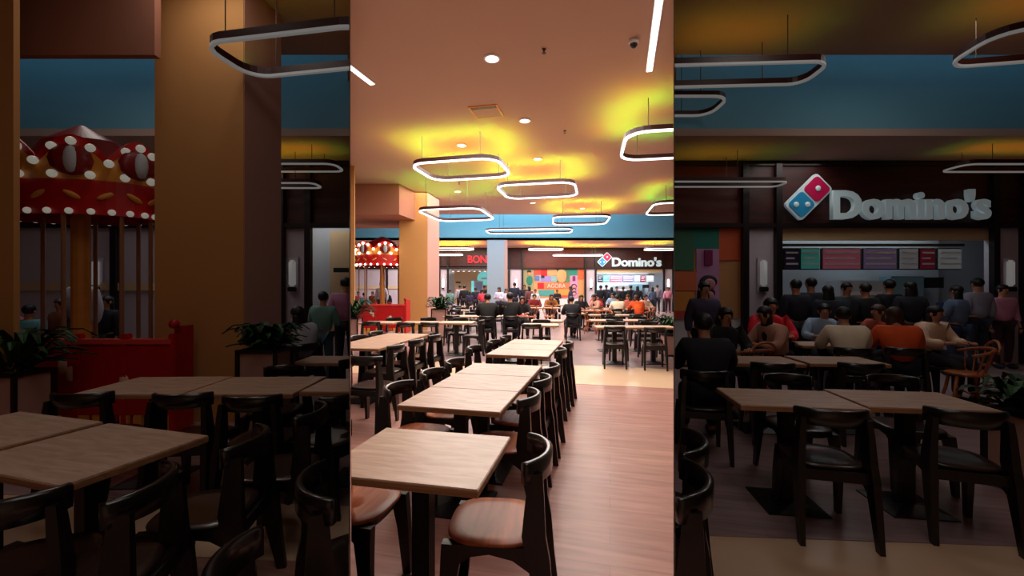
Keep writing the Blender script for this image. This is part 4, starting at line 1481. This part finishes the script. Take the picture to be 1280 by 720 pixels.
# dim left hall
L = 'left'
pp(102, 6.2, 170, 'stand', 'short', (190, 184, 196), DK, 'standing person in a white shirt seen through the poles in the dim left hall', L, 1.07)
pp(14, 6.0, 170, 'stand', 'short', (200, 90, 120), DK, 'person in pink behind the fence at the far edge of the dim left hall', L, .78)
pp(36, 5.75, 10, 'stand', 'short', (100, 160, 170), DK, 'person in turquoise behind the fence in the dim left hall', L, .76)
pp(76, 6.6, 170, 'stand', 'long', (120, 60, 30), DK, 'person in rust brown behind the fence in the dim left hall', L, .8, hairm='hairb')
pp(135, 6.7, 170, 'stand', 'long', (30, 26, 36), DK, 'person in black beside the white shirt in the dim left hall', L, .82)
pp(374, 5.7, 60, 'sit', 'long', (200, 200, 210), DK, 'person with long dark hair behind the plant in the dim left hall', L)
pp(404, 6.6, 0, 'stand_hold', 'short', (110, 150, 140), (60, 80, 90), 'standing person in pale green in the dim left hall near the dividing wall', L, .86)
pp(432, 7.3, 20, 'stand', 'short', (190, 120, 150), (40, 30, 40), 'standing person in pink at the dividing wall in the dim left hall', L, 1.0)
# dim right hall
Rr = 'right'
pp(884, 3.98, -12, 'sit_lean', 'short', (22, 22, 30), DK, 'seated person in black in the dim right hall, left of the spindle chair', Rr)
pp(905, 5.4, 180, 'sit', 'long', (26, 22, 26), DK, 'seated person with long dark hair behind the one in black in the dim right hall', Rr)
pp(880, 6.2, 180, 'stand', 'long', (60, 50, 76), DK, 'standing person before the pink mural strip in the dim right hall', Rr, .95)
pp(968, 5.75, 100, 'sit_lean', 'long', (206, 150, 130), DK, 'seated person in beige pink in the dim right hall', Rr)
pp(962, 6.3, 170, 'sit', 'short', (226, 24, 46), DK, 'seated person in bright red in the dim right hall', Rr, 1.08)
pp(1060, 5.35, -20, 'sit_lean', 'short', (240, 222, 196), DK, 'seated person in a white shirt seen from behind in the dim right hall', Rr)
pp(1030, 6.7, 150, 'sit', 'short', (150, 170, 190), DK, 'seated person in grey blue behind the white shirt in the dim right hall', Rr)
pp(1100, 6.4, 100, 'sit', 'long', (180, 80, 60), DK, 'seated person in rust between white and orange in the dim right hall', Rr, hairm='hairb')
pp(1124, 5.35, -24, 'sit_lean', 'long', (226, 84, 30), DK, 'seated person in orange seen from behind in the dim right hall', Rr, hairm='hairb')
pp(1165, 6.0, 190, 'sit', 'long', (228, 190, 160), DK, 'seated person in a cream top in the dim right hall', Rr)
for px, D, deg, pose, hair, a, b, lab, sc in ((995, 7.2, 0, 'stand', 'short', (24, 22, 34), DK, 'standing person in black at the left end of the dim pizza queue', .98),
                                      (1014, 7.6, 10, 'stand', 'short', (40, 44, 60), DK, 'standing person in slate, second in the dim pizza queue', 1.0),
                                      (1035, 7.1, -10, 'walk', 'long', (30, 30, 44), DK, 'standing person in navy with long hair in the dim pizza queue', .92),
                                      (1058, 7.6, 180, 'stand', 'short', (60, 70, 80), DK, 'standing person in grey in the dim pizza queue', .95),
                                      (1082, 7.2, 0, 'stand', 'short', (22, 20, 26), DK, 'standing person in black at the middle of the dim pizza counter', .94),
                                      (1112, 7.5, 0, 'stand_hold', 'short', (24, 22, 28), DK, 'standing person in black before the dim oven', .98),
                                      (1138, 7.2, -15, 'stand', 'long', (26, 24, 34), DK, 'standing person with long hair right of the dim oven', .96),
                                      (1196, 7.3, 15, 'stand_hold', 'long', (96, 112, 140), (40, 54, 84), 'standing person in grey blue shirt and jeans in the dim right hall', .92),
                                      (1222, 7.9, 0, 'stand', 'short', (150, 150, 170), (40, 44, 60), 'standing person in a pale shirt by the dim navy till', 1.0),
                                      (1253, 8.05, 170, 'stand', 'short', (214, 140, 170), (60, 26, 40), 'standing person in a pink shirt by the right pier of the dim right hall', .93)):
    pp(px, D, deg, pose, hair, a, b, lab, Rr, sc)

# orange bag and red tray on far tables
BAY = 'mid'
t = T(empty('backpack', (PX(797, 15.0), 14.95, .60), 0, 'bright orange backpack on the back of the person in orange', 'bag'))
MB().box((0, -.13, .16), (.32, .14, .42), bevel=.05).build('bag_body', cloth(236, 96, 30), t, True)
MB().box((0, -.215, .06), (.24, .04, .18), bevel=.015).build('pocket', cloth(214, 70, 24), t, True)
for x, y, lab in ((-.12, 12.05, 'red cup on the table between the two men in black'), (.25, 11.95, 'red paper tray right of the men in black')):
    if 'cup' in lab:
        t = T(empty('paper_cup', (x, y, .752), 0, lab, 'cup'))
        MB().lathe([(.034, 0), (.045, .15), (.042, .15), (.03, .01)], n=16).build('cup', paint(225, 40, 50), t, True)
        MB().lathe([(.047, .15), (.047, .162), (.01, .165)], n=16).build('lid', M['white'], t, True)
    else:
        t = T(empty('food_tray', (x, y, .752), 0, lab, 'tray'))
        MB().box((0, 0, .008), (.34, .24, .014), bevel=.005).build('tray', paint(225, 60, 60), t)
        MB().box((.03, .02, .04), (.12, .1, .05), bevel=.01).build('food_box', M['white'], t)
t = T(empty('food_tray', (PX(800, 15.5), 15.45, .752), 0, 'red tray on the far table of the group in orange', 'tray'))
MB().box((0, 0, .008), (.5, .3, .014), bevel=.005).build('tray', paint(225, 60, 50), t)
MB().box((-.1, 0, .04), (.14, .1, .06), bevel=.01).build('food_box', paint(240, 120, 50), t)

# ------------------------------------------------------------------ trim what reaches into the dividing walls
bpy.context.view_layer.update()
EPS = .004


def planes(hall):
    if hall == 'mid':
        a = .3811
        return [(Vector((-EPS, 0, 0)) * -1, Vector((-1, -a, 0)).normalized()), (Vector((-EPS, 0, 0)), Vector((1, -a, 0)).normalized())]
    a = .3829
    if hall == 'left':
        return [(Vector((-EPS, 0, 0)), Vector((1, a, 0)).normalized())]
    return [(Vector((EPS, 0, 0)), Vector((-1, a, 0)).normalized())]


def trim(o, hall):
    mw = o.matrix_world
    inv = mw.inverted()
    bb = [mw @ Vector(c) for c in o.bound_box]
    done = False
    for co, no in planes(hall):
        ds = [(p - co).dot(no) for p in bb]
        if max(ds) <= 0:
            continue
        real = [(mw @ v.co - co).dot(no) for v in o.data.vertices]
        if max(real) <= 0:
            continue
        if min(real) >= -.003:
            return False
        if not done:
            if o.data.users > 1:
                o.data = o.data.copy()
            done = True
        bm = bmesh.new()
        bm.from_mesh(o.data)
        lco = inv @ co
        lno = (mw.to_3x3().transposed() @ no).normalized()
        r = bmesh.ops.bisect_plane(bm, geom=bm.verts[:] + bm.edges[:] + bm.faces[:], plane_co=lco, plane_no=lno, clear_outer=True)
        ed = [e for e in r['geom_cut'] if isinstance(e, bmesh.types.BMEdge) and e.is_valid]
        try:
            bmesh.ops.holes_fill(bm, edges=ed, sides=0)
        except Exception:
            pass
        bm.to_mesh(o.data)
        bm.free()
        if not len(o.data.polygons):
            return False
    return True


def halls():
    for o in [o for o in SC.objects if o.parent is None and 'hall' in o.keys()]:
        hall = o['hall']
        leaves = [q for q in [o] + list(o.children_recursive) if q.type == 'MESH']
        dead = [q for q in leaves if not trim(q, hall)]
        if len(dead) == len(leaves):
            for q in [o] + list(o.children_recursive):
                bpy.data.objects.remove(q)
            continue
        for q in dead:
            bpy.data.objects.remove(q)


halls()
for o in SC.objects:
    if 'hall' in o.keys():
        del o['hall']
# drop the unlinked pattern pieces
for o in [o for o in bpy.data.objects if not o.users_collection]:
    bpy.data.objects.remove(o)
